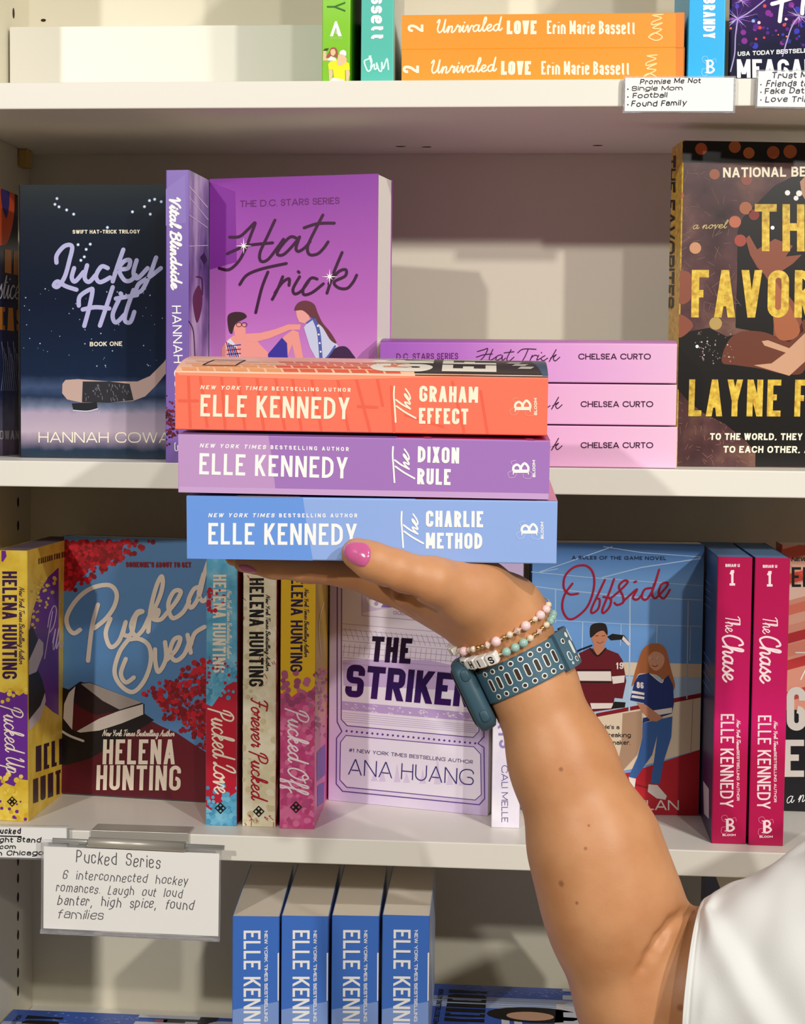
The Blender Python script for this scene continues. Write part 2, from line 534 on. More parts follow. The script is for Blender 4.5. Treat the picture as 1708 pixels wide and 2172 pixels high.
SC = {
    'a': (1.1, [[(.75, .85), (.45, 1.0), (.12, .75), (.08, .3), (.3, 0), (.6, .25), (.78, .95)], [(.78, .95), (.72, .35), (.82, .03), (1.0, .1), (1.12, .35)]]),
    'b': (.9, [[(0, .35), (.25, 1.2), (.38, 1.95), (.22, 2.1), (.12, 1.5), (.12, .3), (.35, 0), (.65, .25), (.62, .8), (.35, .85)], [(.6, .8), (.9, .75)]]),
    'c': (.88, [[(.7, .85), (.45, 1.0), (.12, .7), (.12, .25), (.4, 0), (.7, .12), (.9, .35)]]),
    'd': (1.1, [[(.75, .85), (.45, 1), (.1, .7), (.08, .3), (.3, 0), (.6, .3), (.85, 2.1)], [(.85, 2.1), (.74, .35), (.84, .03), (1.0, .1), (1.12, .35)]]),
    'e': (.86, [[(0, .3), (.42, .5), (.62, .8), (.42, 1.0), (.15, .75), (.12, .25), (.4, 0), (.68, .12), (.88, .35)]]),
    'f': (.7, [[(0, .3), (.42, 1.2), (.55, 1.95), (.4, 2.1), (.28, 1.7), (.22, 0), (.16, -.8), (.28, -1), (.42, -.6), (.3, 0), (.72, .35)]]),
    'g': (1.0, [[(.75, .85), (.45, 1.0), (.12, .75), (.08, .3), (.3, 0), (.6, .25), (.78, .95), (.72, -.4), (.5, -1), (.25, -.8), (.5, -.2), (1.0, .35)]]),
    'h': (1.0, [[(0, .35), (.35, 1.3), (.42, 2.0), (.28, 2.1), (.18, 1.6), (.12, 0)], [(.12, 0), (.2, .6), (.5, 1.0), (.68, .8), (.62, .25), (.75, 0), (1.02, .35)]]),
    'i': (.58, [[(0, .35), (.25, 1.0), (.2, .25), (.35, 0), (.6, .35)], [(.3, 1.42), (.33, 1.48)]]),
    'k': (.95, [[(0, .35), (.35, 1.3), (.42, 2.0), (.28, 2.1), (.18, 1.6), (.12, 0)], [(.12, .5), (.45, 1.0), (.62, .8), (.2, .48), (.5, .05), (.72, .05), (.97, .35)]]),
    'l': (.58, [[(0, .35), (.4, 1.4), (.45, 2.0), (.3, 2.1), (.18, 1.5), (.18, .3), (.35, 0), (.6, .35)]]),
    'm': (1.5, [[(0, .35), (.2, .95), (.16, 0)], [(.16, 0), (.35, .8), (.55, .95), (.6, .6), (.55, 0)], [(.55, 0), (.75, .8), (.98, .95), (1.05, .6), (1.02, .1), (1.2, 0), (1.52, .35)]]),
    'n': (1.05, [[(0, .35), (.2, .95), (.16, 0)], [(.16, 0), (.35, .8), (.58, .95), (.66, .6), (.62, .1), (.78, 0), (1.07, .35)]]),
    'o': (.9, [[(.5, 1), (.15, .75), (.1, .3), (.35, 0), (.65, .25), (.68, .75), (.45, 1), (.55, .78), (.92, .8)]]),
    'r': (.75, [[(0, .35), (.25, 1.1), (.3, .85), (.6, .9), (.5, .3), (.6, 0), (.77, .35)]]),
    's': (.72, [[(0, .35), (.4, 1.05), (.38, .8), (.62, .4), (.45, 0), (.15, .1)], [(.45, 0), (.74, .35)]]),
    't': (.65, [[(0, .35), (.35, 1.7), (.22, .3), (.38, 0), (.67, .35)], [(.05, 1.15), (.62, 1.22)]]),
    'u': (1.05, [[(0, .35), (.2, .98), (.14, .3), (.3, 0), (.55, .2), (.72, .98)], [(.72, .98), (.68, .25), (.8, 0), (1.07, .35)]]),
    'v': (.85, [[(0, .6), (.2, .98), (.3, .1), (.4, 0), (.65, .9), (.87, .8)]]),
    'w': (1.2, [[(0, .6), (.15, .98), (.15, .2), (.35, 0), (.55, .7)], [(.55, .7), (.55, .2), (.75, 0), (.95, .9), (1.2, .8)]]),
    'y': (1.0, [[(0, .35), (.2, .98), (.14, .3), (.3, .05), (.55, .25), (.72, .98), (.65, -.3), (.4, -1), (.2, -.8), (.45, -.2), (1.0, .35)]]),
    'p': (1.0, [[(0, .35), (.22, 1.0), (.1, -1.0)], [(.14, .3), (.4, 1.0), (.7, .8), (.6, .2), (.3, 0), (.15, .15)], [(.6, .12), (1.0, .35)]]),
    'N': (1.3, [[(0, 0), (.35, 1.9), (.4, 2.0)], [(.4, 2.0), (.8, .1)], [(.8, .1), (1.2, 2.1)]]),
    'Y': (1.1, [[(.1, 2.0), (.2, 1.2), (.5, 1.1), (.9, 2.0)], [(.9, 2.0), (.6, .6), (.35, 0)]]),
    'T': (1.0, [[(0, 1.8), (.4, 2.05), (1.2, 2.1)], [(.62, 2.05), (.5, 1.0), (.35, 0)]]),
    'B': (1.2, [[(.35, 2.0), (.25, 1.0), (.12, 0)], [(0, 1.6), (.35, 2.1), (.9, 2.05), (.95, 1.5), (.4, 1.12)], [(.4, 1.12), (.95, .95), (.95, .3), (.5, 0), (.05, .2)]]),
    'A': (1.3, [[(0, 0), (.5, 1.2), (.85, 2.1)], [(.85, 2.1), (.9, .2), (1.2, .1)], [(.3, .8), (1.0, .85)]]),
    'P': (1.15, [[(.5, 1.9), (.3, .8), (.15, -.3)], [(0, 1.2), (.1, 1.8), (.6, 2.15), (1.1, 1.9), (1.0, 1.2), (.4, .9)]]),
    'U': (1.3, [[(0, 1.6), (.2, 2.0), (.3, 1.8), (.15, .6), (.4, .05), (.8, .5), (1.0, 2.0)], [(1.0, 2.0), (.95, .4), (1.1, .05), (1.3, .35)]]),
    'L': (1.15, [[(.1, 1.3), (.3, 1.9), (.75, 2.1), (.8, 1.7), (.5, .9), (.2, .1), (.0, .1), (.2, .3), (.6, .05), (1.0, .1), (1.2, .4)]]),
    'O': (1.4, [[(.7, 2.1), (.2, 1.6), (.05, .6), (.4, 0), (.95, .4), (1.15, 1.4), (.8, 2.1), (.5, 1.8), (.8, 1.5), (1.4, 1.8)]]),
    'F': (1.05, [[(0, 1.7), (.3, 2.1), (1.15, 2.0)], [(.65, 2.0), (.5, .9), (.3, 0), (.05, .1)], [(.3, 1.05), (.9, 1.1)]]),
    'V': (1.15, [[(0, 1.5), (.2, 2.05), (.35, 1.6), (.45, .1), (.5, 0)], [(.5, 0), (.85, 1.6), (1.2, 2.1)]]),
    'C': (1.15, [[(1.0, 1.7), (.8, 2.1), (.3, 1.7), (.1, .7), (.4, 0), (.85, .15), (1.15, .4)]]),
    'H': (1.3, [[(.4, 2.1), (.2, 1.0), (0, 0)], [(1.1, 2.1), (.9, 1.0), (.85, .1), (1.05, 0), (1.3, .35)], [(.1, 1.0), (1.05, 1.1)]]),
    'D': (1.3, [[(.3, 2.0), (.1, .1)], [(0, 1.9), (.7, 2.1), (1.2, 1.3), (.8, .2), (.1, .05)]]),
    'M': (1.6, [[(0, 0), (.4, 2.0)], [(.4, 2.0), (.65, .4)], [(.65, .4), (1.15, 2.0)], [(1.15, 2.0), (1.2, .2), (1.45, .1)]]),
    'S': (1.0, [[(.95, 1.8), (.6, 2.1), (.3, 1.6), (.8, .8), (.5, 0), (0, .2)]]),
}


def script_paths(txt, shear=0.25):
    x = 0.0
    out = []
    for c in txt:
        if c == ' ':
            x += .6
            continue
        adv, st = SC.get(c, (0.6, []))
        for s in st:
            out.append([(x + px + py * shear, py) for px, py in s])
        x += adv
    return out, x


# ------------------------------------------------------------------ print canvas on a flat face
def clip_rect(poly, u0, v0, u1, v1):
    for ax, lim, sg in ((0, u0, 1), (0, u1, -1), (1, v0, 1), (1, v1, -1)):
        if not poly:
            return poly
        out = []
        for i in range(len(poly)):
            a, b = poly[i - 1], poly[i]
            da, db = (a[ax] - lim) * sg, (b[ax] - lim) * sg
            if da >= 0:
                out.append(a)
            if da * db < 0:
                t = da / (da - db)
                out.append((a[0] + (b[0] - a[0]) * t, a[1] + (b[1] - a[1]) * t))
        poly = out
    return poly


class Canvas:
    """flat printed face: o corner, ux/uy unit axes, n outward normal, size (w,h)"""

    def __init__(s, o, ux, uy, n, w, h):
        s.o, s.ux, s.uy, s.n, s.w, s.h = Vector(o), Vector(ux), Vector(uy), Vector(n), w, h
        s.polys = []

    def uv(s, x, y):
        p = PP(x, y, s.o, s.n) - s.o
        return (p.dot(s.ux), p.dot(s.uy))

    def raw(s, uvp, m_, layer):
        q = clip_rect([tuple(p) for p in uvp], 0.0001, 0.0001, s.w - 0.0001, s.h - 0.0001)
        if len(q) >= 3:
            s.polys.append((q, m_, layer))

    def poly(s, pts, m_, layer=1, smooth=False):
        if smooth:
            pts = catmull(pts, 5, True)
        s.raw([s.uv(p[0], p[1]) for p in pts], m_, layer)

    def rect(s, x0, y0, x1, y1, m_, layer=1):
        s.poly([(x0, y0), (x1, y0), (x1, y1), (x0, y1)], m_, layer)

    def disc(s, x, y, r, m_, layer=1, n=10, sy=1.0):
        s.poly([(x + r * math.cos(6.2832 * k / n), y + r * sy * math.sin(6.2832 * k / n)) for k in range(n)], m_, layer)

    def stroke(s, pts, w, m_, layer=2, smooth=True, closed=False, w2=None, rnd=True):
        path = catmull(pts, 6, closed) if smooth else pts
        for q in ribbon(path, w, closed, rnd, w2):
            s.poly(q, m_, layer)

    def text(s, txt, bl, br, tl, m_, t=0.16, layer=3, R=0.3, sp=0.1, **kw):
        bl, br, tl = Vector(bl), Vector(br), Vector(tl)
        ratio = (br - bl).length / (tl - bl).length
        e1 = (br - bl) / ratio
        e2 = tl - bl
        for p in layout(txt, ratio, t, R, sp, **kw):
            s.poly([bl + e1 * v.x + e2 * v.y for v in p], m_, layer)

    def script(s, txt, bl, br, tl, wpx, m_, layer=3, shear=0.25):
        """tl marks the height of an ascender above bl"""
        bl, br, tl = Vector(bl), Vector(br), Vector(tl)
        paths, L = script_paths(txt, shear)
        e1 = (br - bl) / L
        e2 = (tl - bl) / 2.1
        for p in paths:
            s.stroke([bl + e1 * a + e2 * b for a, b in p], wpx, m_, layer)

    def emit(s, mb, mats, inv, disp=None):
        polys = s.polys
        if disp:
            polys = []
            for q, m_, layer in s.polys:
                a, b = min(p[0] for p in q), max(p[0] for p in q)
                n = max(1, min(40, int((b - a) / 0.0025)))
                for k in range(n):
                    qq = clip_rect(q, a + (b - a) * k / n, 0, a + (b - a) * (k + 1) / n, s.h) if n > 1 else q
                    if len(qq) >= 3:
                        polys.append((qq, m_, layer))
        run, last = 0, None
        for q, m_, layer in polys:
            run = run + 1 if last == (m_, layer) else 0
            last = (m_, layer)
            if m_ not in mats:
                mats.append(m_)
            pts = []
            area = sum(q[k - 1][0] * q[k][1] - q[k][0] * q[k - 1][1] for k in range(len(q)))
            if area < 0:
                q = q[::-1]
            for u, v in q:
                p = s.o + s.ux * u + s.uy * v + s.n * (layer * 6.5e-5 + (run % 43) * 0.6e-6)
                p = inv @ p
                if disp:
                    p = disp(p)
                pts.append(p)
            mb.add(pts, [list(range(len(pts)))], mats.index(m_))


# ------------------------------------------------------------------ books
CREAM = mat('#efe6d2', 0.8, spec=0.1, name='paper')
CREAM_S = mat_noise('#e9dfc9', '#f3ecdc', 60, rough=0.85, stretch=(1, 60, 1), spec=0.1)


class Book:
    def __init__(s, name, label, o, ex, ez, W, H, T, front, spine, back, pages=None, group=None, bulge=0.0, cat='book'):
        ex, ez = Vector(ex).normalized(), Vector(ez)
        ez = (ez - ex * ez.dot(ex)).normalized()
        ey = ez.cross(ex)
        M = Matrix((ex, ey, ez)).transposed().to_4x4()
        M.translation = Vector(o)
        s.M, s.inv = M, M.inverted()
        s.W, s.H, s.T, s.bulge = W, H, T, bulge
        s.name, s.label, s.group, s.cat = name, label, group, cat
        s.mf, s.ms, s.mb_, s.mp = front, spine, back, pages or CREAM_S
        o = Vector(o)
        s.front = Canvas(o, ex, ez, -ey, W, H)                       # seen facing the front cover
        s.spine = Canvas(o + ey * T, -ey, ez, -ex, T, H)             # seen facing the spine, front cover on the right
        s.back = Canvas(o + ey * T + ex * W, -ex, ez, ey, W, H)
        s.ex, s.ey, s.ez, s.o = ex, ey, ez, o

    def disp(s, p):
        if not s.bulge:
            return p
        k = math.sin(math.pi * min(1, max(0, p.x / s.W)) ** 0.7)
        f = 1 - min(1, max(0, p.y / s.T))
        return Vector((p.x, p.y - s.bulge * k * f, p.z))

    def done(s):
        W, H, T = s.W, s.H, s.T
        root = empty(s.name, None, s.label, s.cat, s.group, mtx=s.M)
        r, c = 0.0009, 0.00035
        nx = 40 if s.bulge else 2
        xs = [r + (W - r) * i / (nx - 1) for i in range(nx)]
        # front cover
        for nm, y0, y1, can, mm in (('front_cover', 0, c, s.front, s.mf), ('back_cover', T - c, T, s.back, s.mb_)):
            mb = MB()
            vs = []
            for x in xs:
                vs += [(x, y0, 0), (x, y1, 0), (x, y1, H), (x, y0, H)]
            vs = [s.disp(Vector(v)) for v in vs]
            fs = []
            for i in range(nx - 1):
                a, b = i * 4, i * 4 + 4
                fs += [[a, b, b + 3, a + 3], [a + 1, a + 2, b + 2, b + 1], [a, a + 1, b + 1, b], [a + 3, b + 3, b + 2, a + 2]]
            fs += [[0, 3, 2, 1], [nx * 4 - 4, nx * 4 - 3, nx * 4 - 2, nx * 4 - 1]]
            mb.add(vs, fs, 0)
            mats = [mm]
            can.emit(mb, mats, s.inv, s.disp if s.bulge else None)
            mb.build(nm, mats, root)
        # spine with rounded corners
        prof = []
        for k in range(5):
            a = math.pi / 2 * k / 4
            prof.append((r - r * math.sin(a), r - r * math.cos(a)))
        for k in range(5):
            a = math.pi / 2 * k / 4
            prof.append((r - r * math.cos(a), T - r + r * math.sin(a)))
        inner = [(r, T - c), (c, T - r), (c, r), (r, c)]
        ring = prof + inner
        n = len(ring)
        vs = [(x, y, 0) for x, y in ring] + [(x, y, H) for x, y in ring]
        fs = [[i, i + n, (i + 1) % n + n, (i + 1) % n] for i in range(n)] + [list(range(n)), list(range(2 * n - 1, n - 1, -1))]
        mb = MB()
        mb.add(vs, fs, 0)
        mats = [s.ms]
        s.spine.emit(mb, mats, s.inv)
        mb.build('spine', mats, root)
        # page block
        mb = MB()
        vs = []
        x0, x1 = c * 1.5, W - 0.0008
        px = [x0 + (x1 - x0) * i / (nx - 1) for i in range(nx)]
        e = 0.0003
        for x in px:
            vs += [(x, c, e), (x, T - c, e), (x, T - c, H - e), (x, c, H - e)]
        vs = [s.disp(Vector(v)) for v in vs]
        fs = []
        for i in range(nx - 1):
            a, b = i * 4, i * 4 + 4
            fs += [[a, b, b + 3, a + 3], [a + 1, a + 2, b + 2, b + 1], [a, a + 1, b + 1, b], [a + 3, b + 3, b + 2, a + 2]]
        fs += [[0, 3, 2, 1], [nx * 4 - 4, nx * 4 - 3, nx * 4 - 2, nx * 4 - 1]]
        mb.add(vs, fs, 0)
        mb.build('page_block', [s.mp], root)
        s.root = root
        return root


ZT, ZM, ZB = 0.26324, 0.0, -0.26357
TH, DEP, XL = 0.01835, 0.2065, -0.42331


def spine_out(name, label, xl, xr, ytop, Y, z, W, front, spine, back, yaw=0.0, ybot=None, H=None, **kw):
    """standing book, spine to the room: pixel columns of the spine give its thickness"""
    yb = ybot if ybot else ytop + 400
    a, b = PY(xl, (ytop + yb) / 2, Y), PY(xr, (ytop + yb) / 2, Y)
    H = H or PY((xl + xr) / 2, ytop, Y).z - z
    ex = Vector((math.sin(yaw), math.cos(yaw), 0))
    T = (b - a).x / math.cos(yaw)
    return Book(name, label, (b.x, Y, z + 0.0002), ex, (0, 0, 1), W, H, T, front, spine, back, **kw)


def face_out(name, label, xl, Yl, xr, Yr, z, H, T, front, spine, back, lean=0.0, ymid=600, **kw):
    """standing book, front cover to the room, its two bottom corners on the shelf"""
    a, b = PY(xl, ymid, Yl), PY(xr, ymid, Yr)
    a.z = b.z = z + 0.0002 + T * math.sin(lean)
    ex = (b - a)
    W = ex.length
    ez = Vector((0, math.sin(lean), math.cos(lean)))
    return Book(name, label, a, ex, ez, W, H, T, front, spine, back, **kw)


def flat(name, label, xl, xr, ytop, ybot, Y, W, front, spine, back, ex=(0, 1, 0), zb=None, T=None, **kw):
    """lying book, spine to the room, front cover up, its head to the left"""
    a, b = PY(xl, ytop, Y), PY(xr, ytop, Y)
    top = PY((xl + xr) / 2, ytop, Y).z
    if zb is None:
        zb = PY((xl + xr) / 2, ybot, Y).z
    T = T or top - zb
    return Book(name, label, (b.x, Y, zb + T), ex, (-1, 0, 0), W, (b - a).x, T, front, spine, back, **kw)
# ------------------------------------------------------------------ the shop around the bookcase
def room(name, a, b, m_):
    mb = MB()
    mb.box(a, b)
    o = mb.build(name, [m_])
    o['kind'] = 'structure'


room('floor', (-3.2, -4.0, -1.36), (3.2, 0.32, -1.301), mat_noise('#8f7c66', '#a8957c', 3, 4, .5, stretch=(1, 8, 1)))
room('wall_back', (-3.2, 0.222, -1.301), (3.2, 0.30, 1.7), mat('#d8d0c0', .8, name='painted wall'))
# ------------------------------------------------------------------ bookcase
WHITE = mat('#eeeae0', 0.38, spec=0.4, name='white laminate')
WALLW = mat('#e3dcc8', 0.5, spec=0.3, name='white laminate panel')
DARK = mat('#2a211a', 0.8, name='drilled hole')
XR = 0.56
bc = empty('bookcase', (0, 0.1, -0.6), 'white laminate bookcase with adjustable shelves holding all the books', 'bookcase')


def part(name, boxes, m_, parent=bc, bev=0.0008):
    mb = MB()
    for a, b in boxes:
        mb.box(a, b, 0, bev)
    inv = parent.matrix_world.inverted() if parent and parent != bc else Matrix.Translation((0, -0.1, 0.6))
    return mb.build(name, [m_], parent, inv=inv)


Z4 = PY(540, 1943, 0.004).z - 0.2032
part('back_panel', [((XL - 0.018, DEP, -1.3), (XR, DEP + 0.006, 0.95))], WALLW, bev=0)
part('side_panel', [((XL - 0.018, 0.0, -1.3), (XL, DEP, 0.95))], WALLW)
part('side_panel', [((XR, 0.0, -1.3), (XR + 0.018, DEP + 0.006, 0.95))], WALLW)
for z in (0.95 - 0.001, 0.61, ZT, ZM, ZB, Z4, -0.86, -1.25):
    part('shelf', [((XL + 0.0003, 0.0, z - TH), (XR, DEP - 0.0003, z))], WHITE)
# plastic pin under the top shelf and the drilled holes of the side panel
for zz in (ZT - TH,):
    p = PY(45, 325, 0.185)
    part('shelf_pin', [((XL + 0.0002, 0.176, zz - 0.014), (XL + 0.008, 0.190, zz - 0.0002))], mat('#c9a35a', 0.5, name='pin'))
mbh = []
for yy in (1826, 1863, 1903, 1943, 1983, 2023, 2063, 2102, 28, 1065, 1115):
    X = XL + 0.0002
    d = ray(38.5 if yy > 1000 else 29, yy)
    q = CAM + d * ((X - CAM.x) / d.x)
    mb = MB()
    mb.add([Vector((X, q.y + 0.0025 * math.cos(t), q.z + 0.0042 * math.sin(t))) for t in [6.2832 * k / 12 for k in range(12)]], [list(range(12))])
    mb.build('pin_hole', [DARK], bc, inv=Matrix.Translation((0, -0.1, 0.6)))
for (x, y) in ((92, 43),):
    q = PY(x, y, DEP - 0.0002)
    mb = MB()
    mb.add([q + Vector((0.0022 * math.cos(t), 0, 0.0012 * math.sin(t))) for t in [6.2832 * k / 12 for k in range(12)]], [list(range(12))])
    mb.build('pin_hole', [DARK], bc, inv=Matrix.Translation((0, -0.1, 0.6)))
for (x, y) in ((905, 312), (850, 311), (1268, 309)):
    q = PZ(x, y, ZT - TH - 0.0002)
    mb = MB()
    mb.add([q + Vector((0.004 * math.cos(t), 0.002 * math.sin(t), 0)) for t in [6.2832 * k / 12 for k in range(12)]], [list(range(12))])
    mb.build('pin_hole', [DARK], bc, inv=Matrix.Translation((0, -0.1, 0.6)))


def riser(label, x0, y, z):
    YR = 0.150
    a = PY(x0, y, YR)
    a.x = max(a.x, XL + .0006)
    root = empty('display_riser', (0, YR, z), label, 'shelf riser')
    mb = MB()
    mb.box((a.x, YR, z + 0.0002), (XR - 0.01, DEP - 0.0006, a.z if y < 1000 else PY(75, 2132, DEP).z), 0, 0.0006)
    mb.build('riser_box', [WHITE], root, inv=Matrix.Translation((0, -YR, -z)))
    return root


riser('white step riser at the back of the top shelf, behind the green spine', 20, 57, ZT)
riser('white step riser at the back of the lowest shelf, behind the blue books', 15, 2132, Z4)
# ------------------------------------------------------------------ books: helpers for the artwork
def Z(ox, oy, s):
    return lambda *pts: [(ox + x / s, oy + y / s) for x, y in pts]


def text_uv(c, txt, bl, br, tl, m_, t=0.16, layer=3, R=0.3, sp=0.1, **kw):
    bl, br, tl = Vector(bl), Vector(br), Vector(tl)
    ratio = (br - bl).length / (tl - bl).length
    e1, e2 = (br - bl) / ratio, tl - bl
    for p in layout(txt, ratio, t, R, sp, **kw):
        c.raw([bl + e1 * v.x + e2 * v.y for v in p], m_, layer)


def logo_b(c, bl, br, tl, m_, thin, curl=True):
    """serif capital with scrolls, and the thin scroll lines beside it"""
    bl, br, tl = Vector(bl), Vector(br), Vector(tl)
    ex, ey = br - bl, tl - bl
    q = lambda x, y: bl + ex * x + ey * y
    c.poly([q(.16, 0), q(.44, 0), q(.44, 1), q(.16, 1)], m_, 3)
    c.poly([q(.02, 0), q(.6, 0), q(.6, .06), q(.02, .06)], m_, 4)
    c.poly([q(.02, .94), q(.6, .94), q(.6, 1), q(.02, 1)], m_, 4)
    w = ex.length * .2
    for a, b, xm in ((.5, 1.0, .86), (0, .52, .97)):
        c.stroke([q(.4, b - .03), q(.68, b - .05), q(xm, (a + b) / 2), q(.68, a + .05), q(.4, a + .03)], w, m_, 3)
    if curl:
        tw = ex.length * .05
        c.stroke([q(.1, .75), q(-.2, .9), q(-.25, 1.2), q(.15, 1.3), q(.35, 1.05)], tw, thin, 3)
        c.stroke([q(.1, .35), q(-.25, .3), q(-.3, -.1), q(.1, -.2), q(.3, .0)], tw, thin, 3)
        c.stroke([q(.75, 1.0), q(1.1, 1.1), q(1.2, .8)], tw, thin, 3)


def dots(c, m_list, n, region, rmin, rmax, seed, layer=2):
    """scattered round petals; region(x, y) is a keep test inside a bounding box"""
    rr = random.Random(seed)
    (x0, y0, x1, y1), keep = region
    k = 0
    tries = 0
    while k < n and tries < n * 30:
        tries += 1
        x, y = rr.uniform(x0, x1), rr.uniform(y0, y1)
        if keep(x, y, rr):
            c.disc(x, y, rr.uniform(rmin, rmax), rr.choice(m_list), layer + ((k * 29) % 97) * 0.0125, 8)
            k += 1


def diamonds(c, x, y, s, m_):
    """four small outlined diamonds forming the publisher's mark"""
    for dx, dy in ((-.5, 0), (.5, 0), (0, -.5), (0, .5)):
        a = [(x + (dx * 2 + ux) * s * .5, y + (dy * 2 + uy) * s * .5) for ux, uy in ((-.8, 0), (0, -.8), (.8, 0), (0, .8))]
        c.stroke(a, s * .2, m_, 5, smooth=False, closed=True)


Wt = mat('#ffffff', 0.45, name='white ink')
WARM = mat('#fff6dc', 0.45, name='cream ink')
BLK = mat('#14100f', 0.45, name='black ink')
INK = mat('#1c1820', 0.6, name='marker ink')

# ================================================================== middle shelf
# purple novel standing at the left of the stack
HT_GRAD = mat_grad('z', 0.06, 0.205, [(0, '#d98fd6'), (.35, '#c06cc4'), (1, '#8f3aa6')], 0.32, noise_amt=0.02, nscale=400)
HT_SP = mat_grad('z', 0.0, 0.2, [(0, '#f2bfe4'), (.45, '#e3a0e0'), (.75, '#bb72cc'), (1, '#a35cc0')], 0.34)
HT_SP2 = mat_grad('z', 0.0, 0.2, [(0, '#f5c8e6'), (.4, '#f0b4de'), (.75, '#d98fd0'), (1, '#b070c0')], 0.34)
PLUM = mat('#3d0c38', 0.4, name='plum ink')
PLUM2 = mat('#6a1c6c', 0.4, name='purple ink')
b = face_out('paperback', 'purple paperback with a couple on its cover, standing left of the lilac stack', 443, 0.052, 800, 0.026, ZM, 0.2036, 0.034,
             HT_GRAD, HT_SP, HT_GRAD, ymid=700, group=None, pages=mat('#f7f3ea', .8, spec=.1, name='white paper'))
c = b.front
z = Z(340, 340, 3.017)
c.text('THE D.C. STARS SERIES', *z((512, 300), (1148, 278), (512, 258)), PLUM2, .13, geo=True, R=.5, sp=.12)
lw = 6.2
for s_ in ([(445, 492), (510, 487), (565, 440), (608, 400), (580, 480), (545, 570), (500, 650), (440, 700), (378, 690)],
           [(430, 598), (480, 575), (560, 545), (720, 528)],
           [(735, 383), (690, 480), (640, 590), (645, 645), (690, 635), (750, 560), (790, 505)],
           [(885, 505), (835, 490), (775, 550), (750, 600), (790, 603), (850, 545), (893, 490)],
           [(893, 490), (870, 560), (885, 583), (925, 560), (960, 520)],
           [(1042, 350), (990, 450), (945, 550), (955, 602), (1005, 600), (1045, 565), (1075, 522)],
           [(922, 432), (1010, 405), (1115, 402)],
           [(510, 795), (555, 735), (650, 695), (808, 660)],
           [(690, 715), (650, 820), (612, 975)],
           [(785, 745), (750, 830), (718, 890)],
           [(735, 850), (780, 785), (825, 757), (825, 800)],
           [(893, 745), (852, 820), (862, 855), (905, 835), (950, 775)], [(884, 712), (890, 718)],
           [(1005, 760), (965, 755), (918, 820), (922, 860), (975, 845), (1045, 790)],
           [(1165, 590), (1115, 710), (1068, 850)],
           [(1080, 790), (1140, 715), (1188, 700), (1185, 740), (1115, 778), (1140, 815), (1195, 820), (1235, 780), (1258, 735)]):
    c.stroke(z(*s_), lw, PLUM, 4)
for (sx, sy) in ((535, 548), (1085, 745)):
    (px_, py_), = z((sx, sy))
    for k in range(8):
        a = k * math.pi / 4
        L = 16 if k % 2 == 0 else 9
        c.stroke([(px_, py_), (px_ + L * math.cos(a), py_ + L * math.sin(a))], 3, Wt, 5, smooth=False, w2=.4)
SKA, SKB = mat('#f5a096', .4), mat('#e08880', .4)
c.poly(z((395, 1290), (395, 1200), (430, 1150), (470, 1120), (540, 1110), (600, 1130), (640, 1180), (700, 1240), (700, 1290)), SKA, 2)
c.poly(z((545, 1110), (640, 1105), (740, 1080), (820, 1050), (900, 1050), (895, 1085), (830, 1085), (700, 1140), (600, 1165), (540, 1150)), SKA, 3)
c.poly(z((690, 1290), (740, 1180), (800, 1120), (850, 1085), (885, 1100), (900, 1180), (920, 1290), (870, 1290), (845, 1180), (800, 1290)), SKA, 2)
c.poly(z((690, 1240), (780, 1135), (812, 1170), (818, 1290), (695, 1290)), mat('#3b30a0', .4), 4)
c.poly(z((478, 1125), (470, 1060), (500, 1040), (545, 1050), (548, 1105), (520, 1140), (490, 1150)), SKA, 3)
c.poly(z((432, 1000), (470, 972), (530, 975), (555, 1000), (530, 1020), (490, 1040), (470, 1075), (460, 1110), (440, 1090)), mat('#3a1d24', .4), 4, True)
for gx in (505, 540):
    c.stroke(z(*[(gx + 16 * math.cos(k * .63), 1052 + 14 * math.sin(k * .63)) for k in range(10)]), 1.1, BLK, 5, closed=True)
c.poly(z((415, 1170), (450, 1140), (490, 1190), (520, 1285), (450, 1285)), mat('#dfe6f2', .4), 4)
for k in range(5):
    c.stroke(z((425 + 14 * k, 1165 + 8 * k), (455 + 14 * k, 1285)), 3, mat(['#b03048', '#3850a8'][k % 2], .4), 5, smooth=False)
for k in range(4):
    c.stroke(z((430, 1190 + 26 * k), (515, 1180 + 28 * k)), 2.4, mat(['#3850a8', '#b03048'][k % 2], .4), 5, smooth=False)
c.poly(z((860, 960), (880, 915), (930, 898), (985, 920), (1010, 980), (1040, 1040), (1090, 1100), (1130, 1170), (1090, 1150), (1040, 1070), (990, 1030), (950, 990), (910, 960)), mat('#6d3540', .4), 5, True)
c.poly(z((868, 955), (900, 945), (950, 985), (960, 1020), (925, 1045), (890, 1035), (875, 1000)), mat('#f2a8a0', .4), 4)
c.poly(z((920, 1070), (960, 1015), (1010, 1010), (1070, 1090), (1140, 1190), (1110, 1240), (1060, 1290), (1010, 1290), (960, 1200)), mat('#cfd4f0', .4), 4)
c.stroke(z((985, 1015), (1015, 1100), (1030, 1270)), 7, mat('#5560b0', .4), 5)
for k in range(4):
    (px_, py_), = z((1010 + 6 * k, 1060 + 55 * k))
    c.disc(px_, py_, 2, Wt, 6)
c.stroke(z((940, 1040), (975, 1015)), 4, mat('#5560b0', .4), 5)
c.stroke(z((1000, 1285), (1060, 1270), (1120, 1190)), 4, mat('#5560b0', .4), 5)
c.poly(z((1070, 1290), (1110, 1210), (1180, 1190), (1225, 1230), (1245, 1290)), mat('#3d1a48', .4), 5, True)
c.poly(z((1240, 1290), (1290, 1230), (1400, 1140), (1400, 1290)), mat('#a765a8', .4), 1)  # shadow cast by the lilac stack, painted into the cover as a mauve wedge
c.poly(z((318, 140), (480, 200), (490, 650), (318, 700)), mat('#86309c', .35), 1)
b.done()

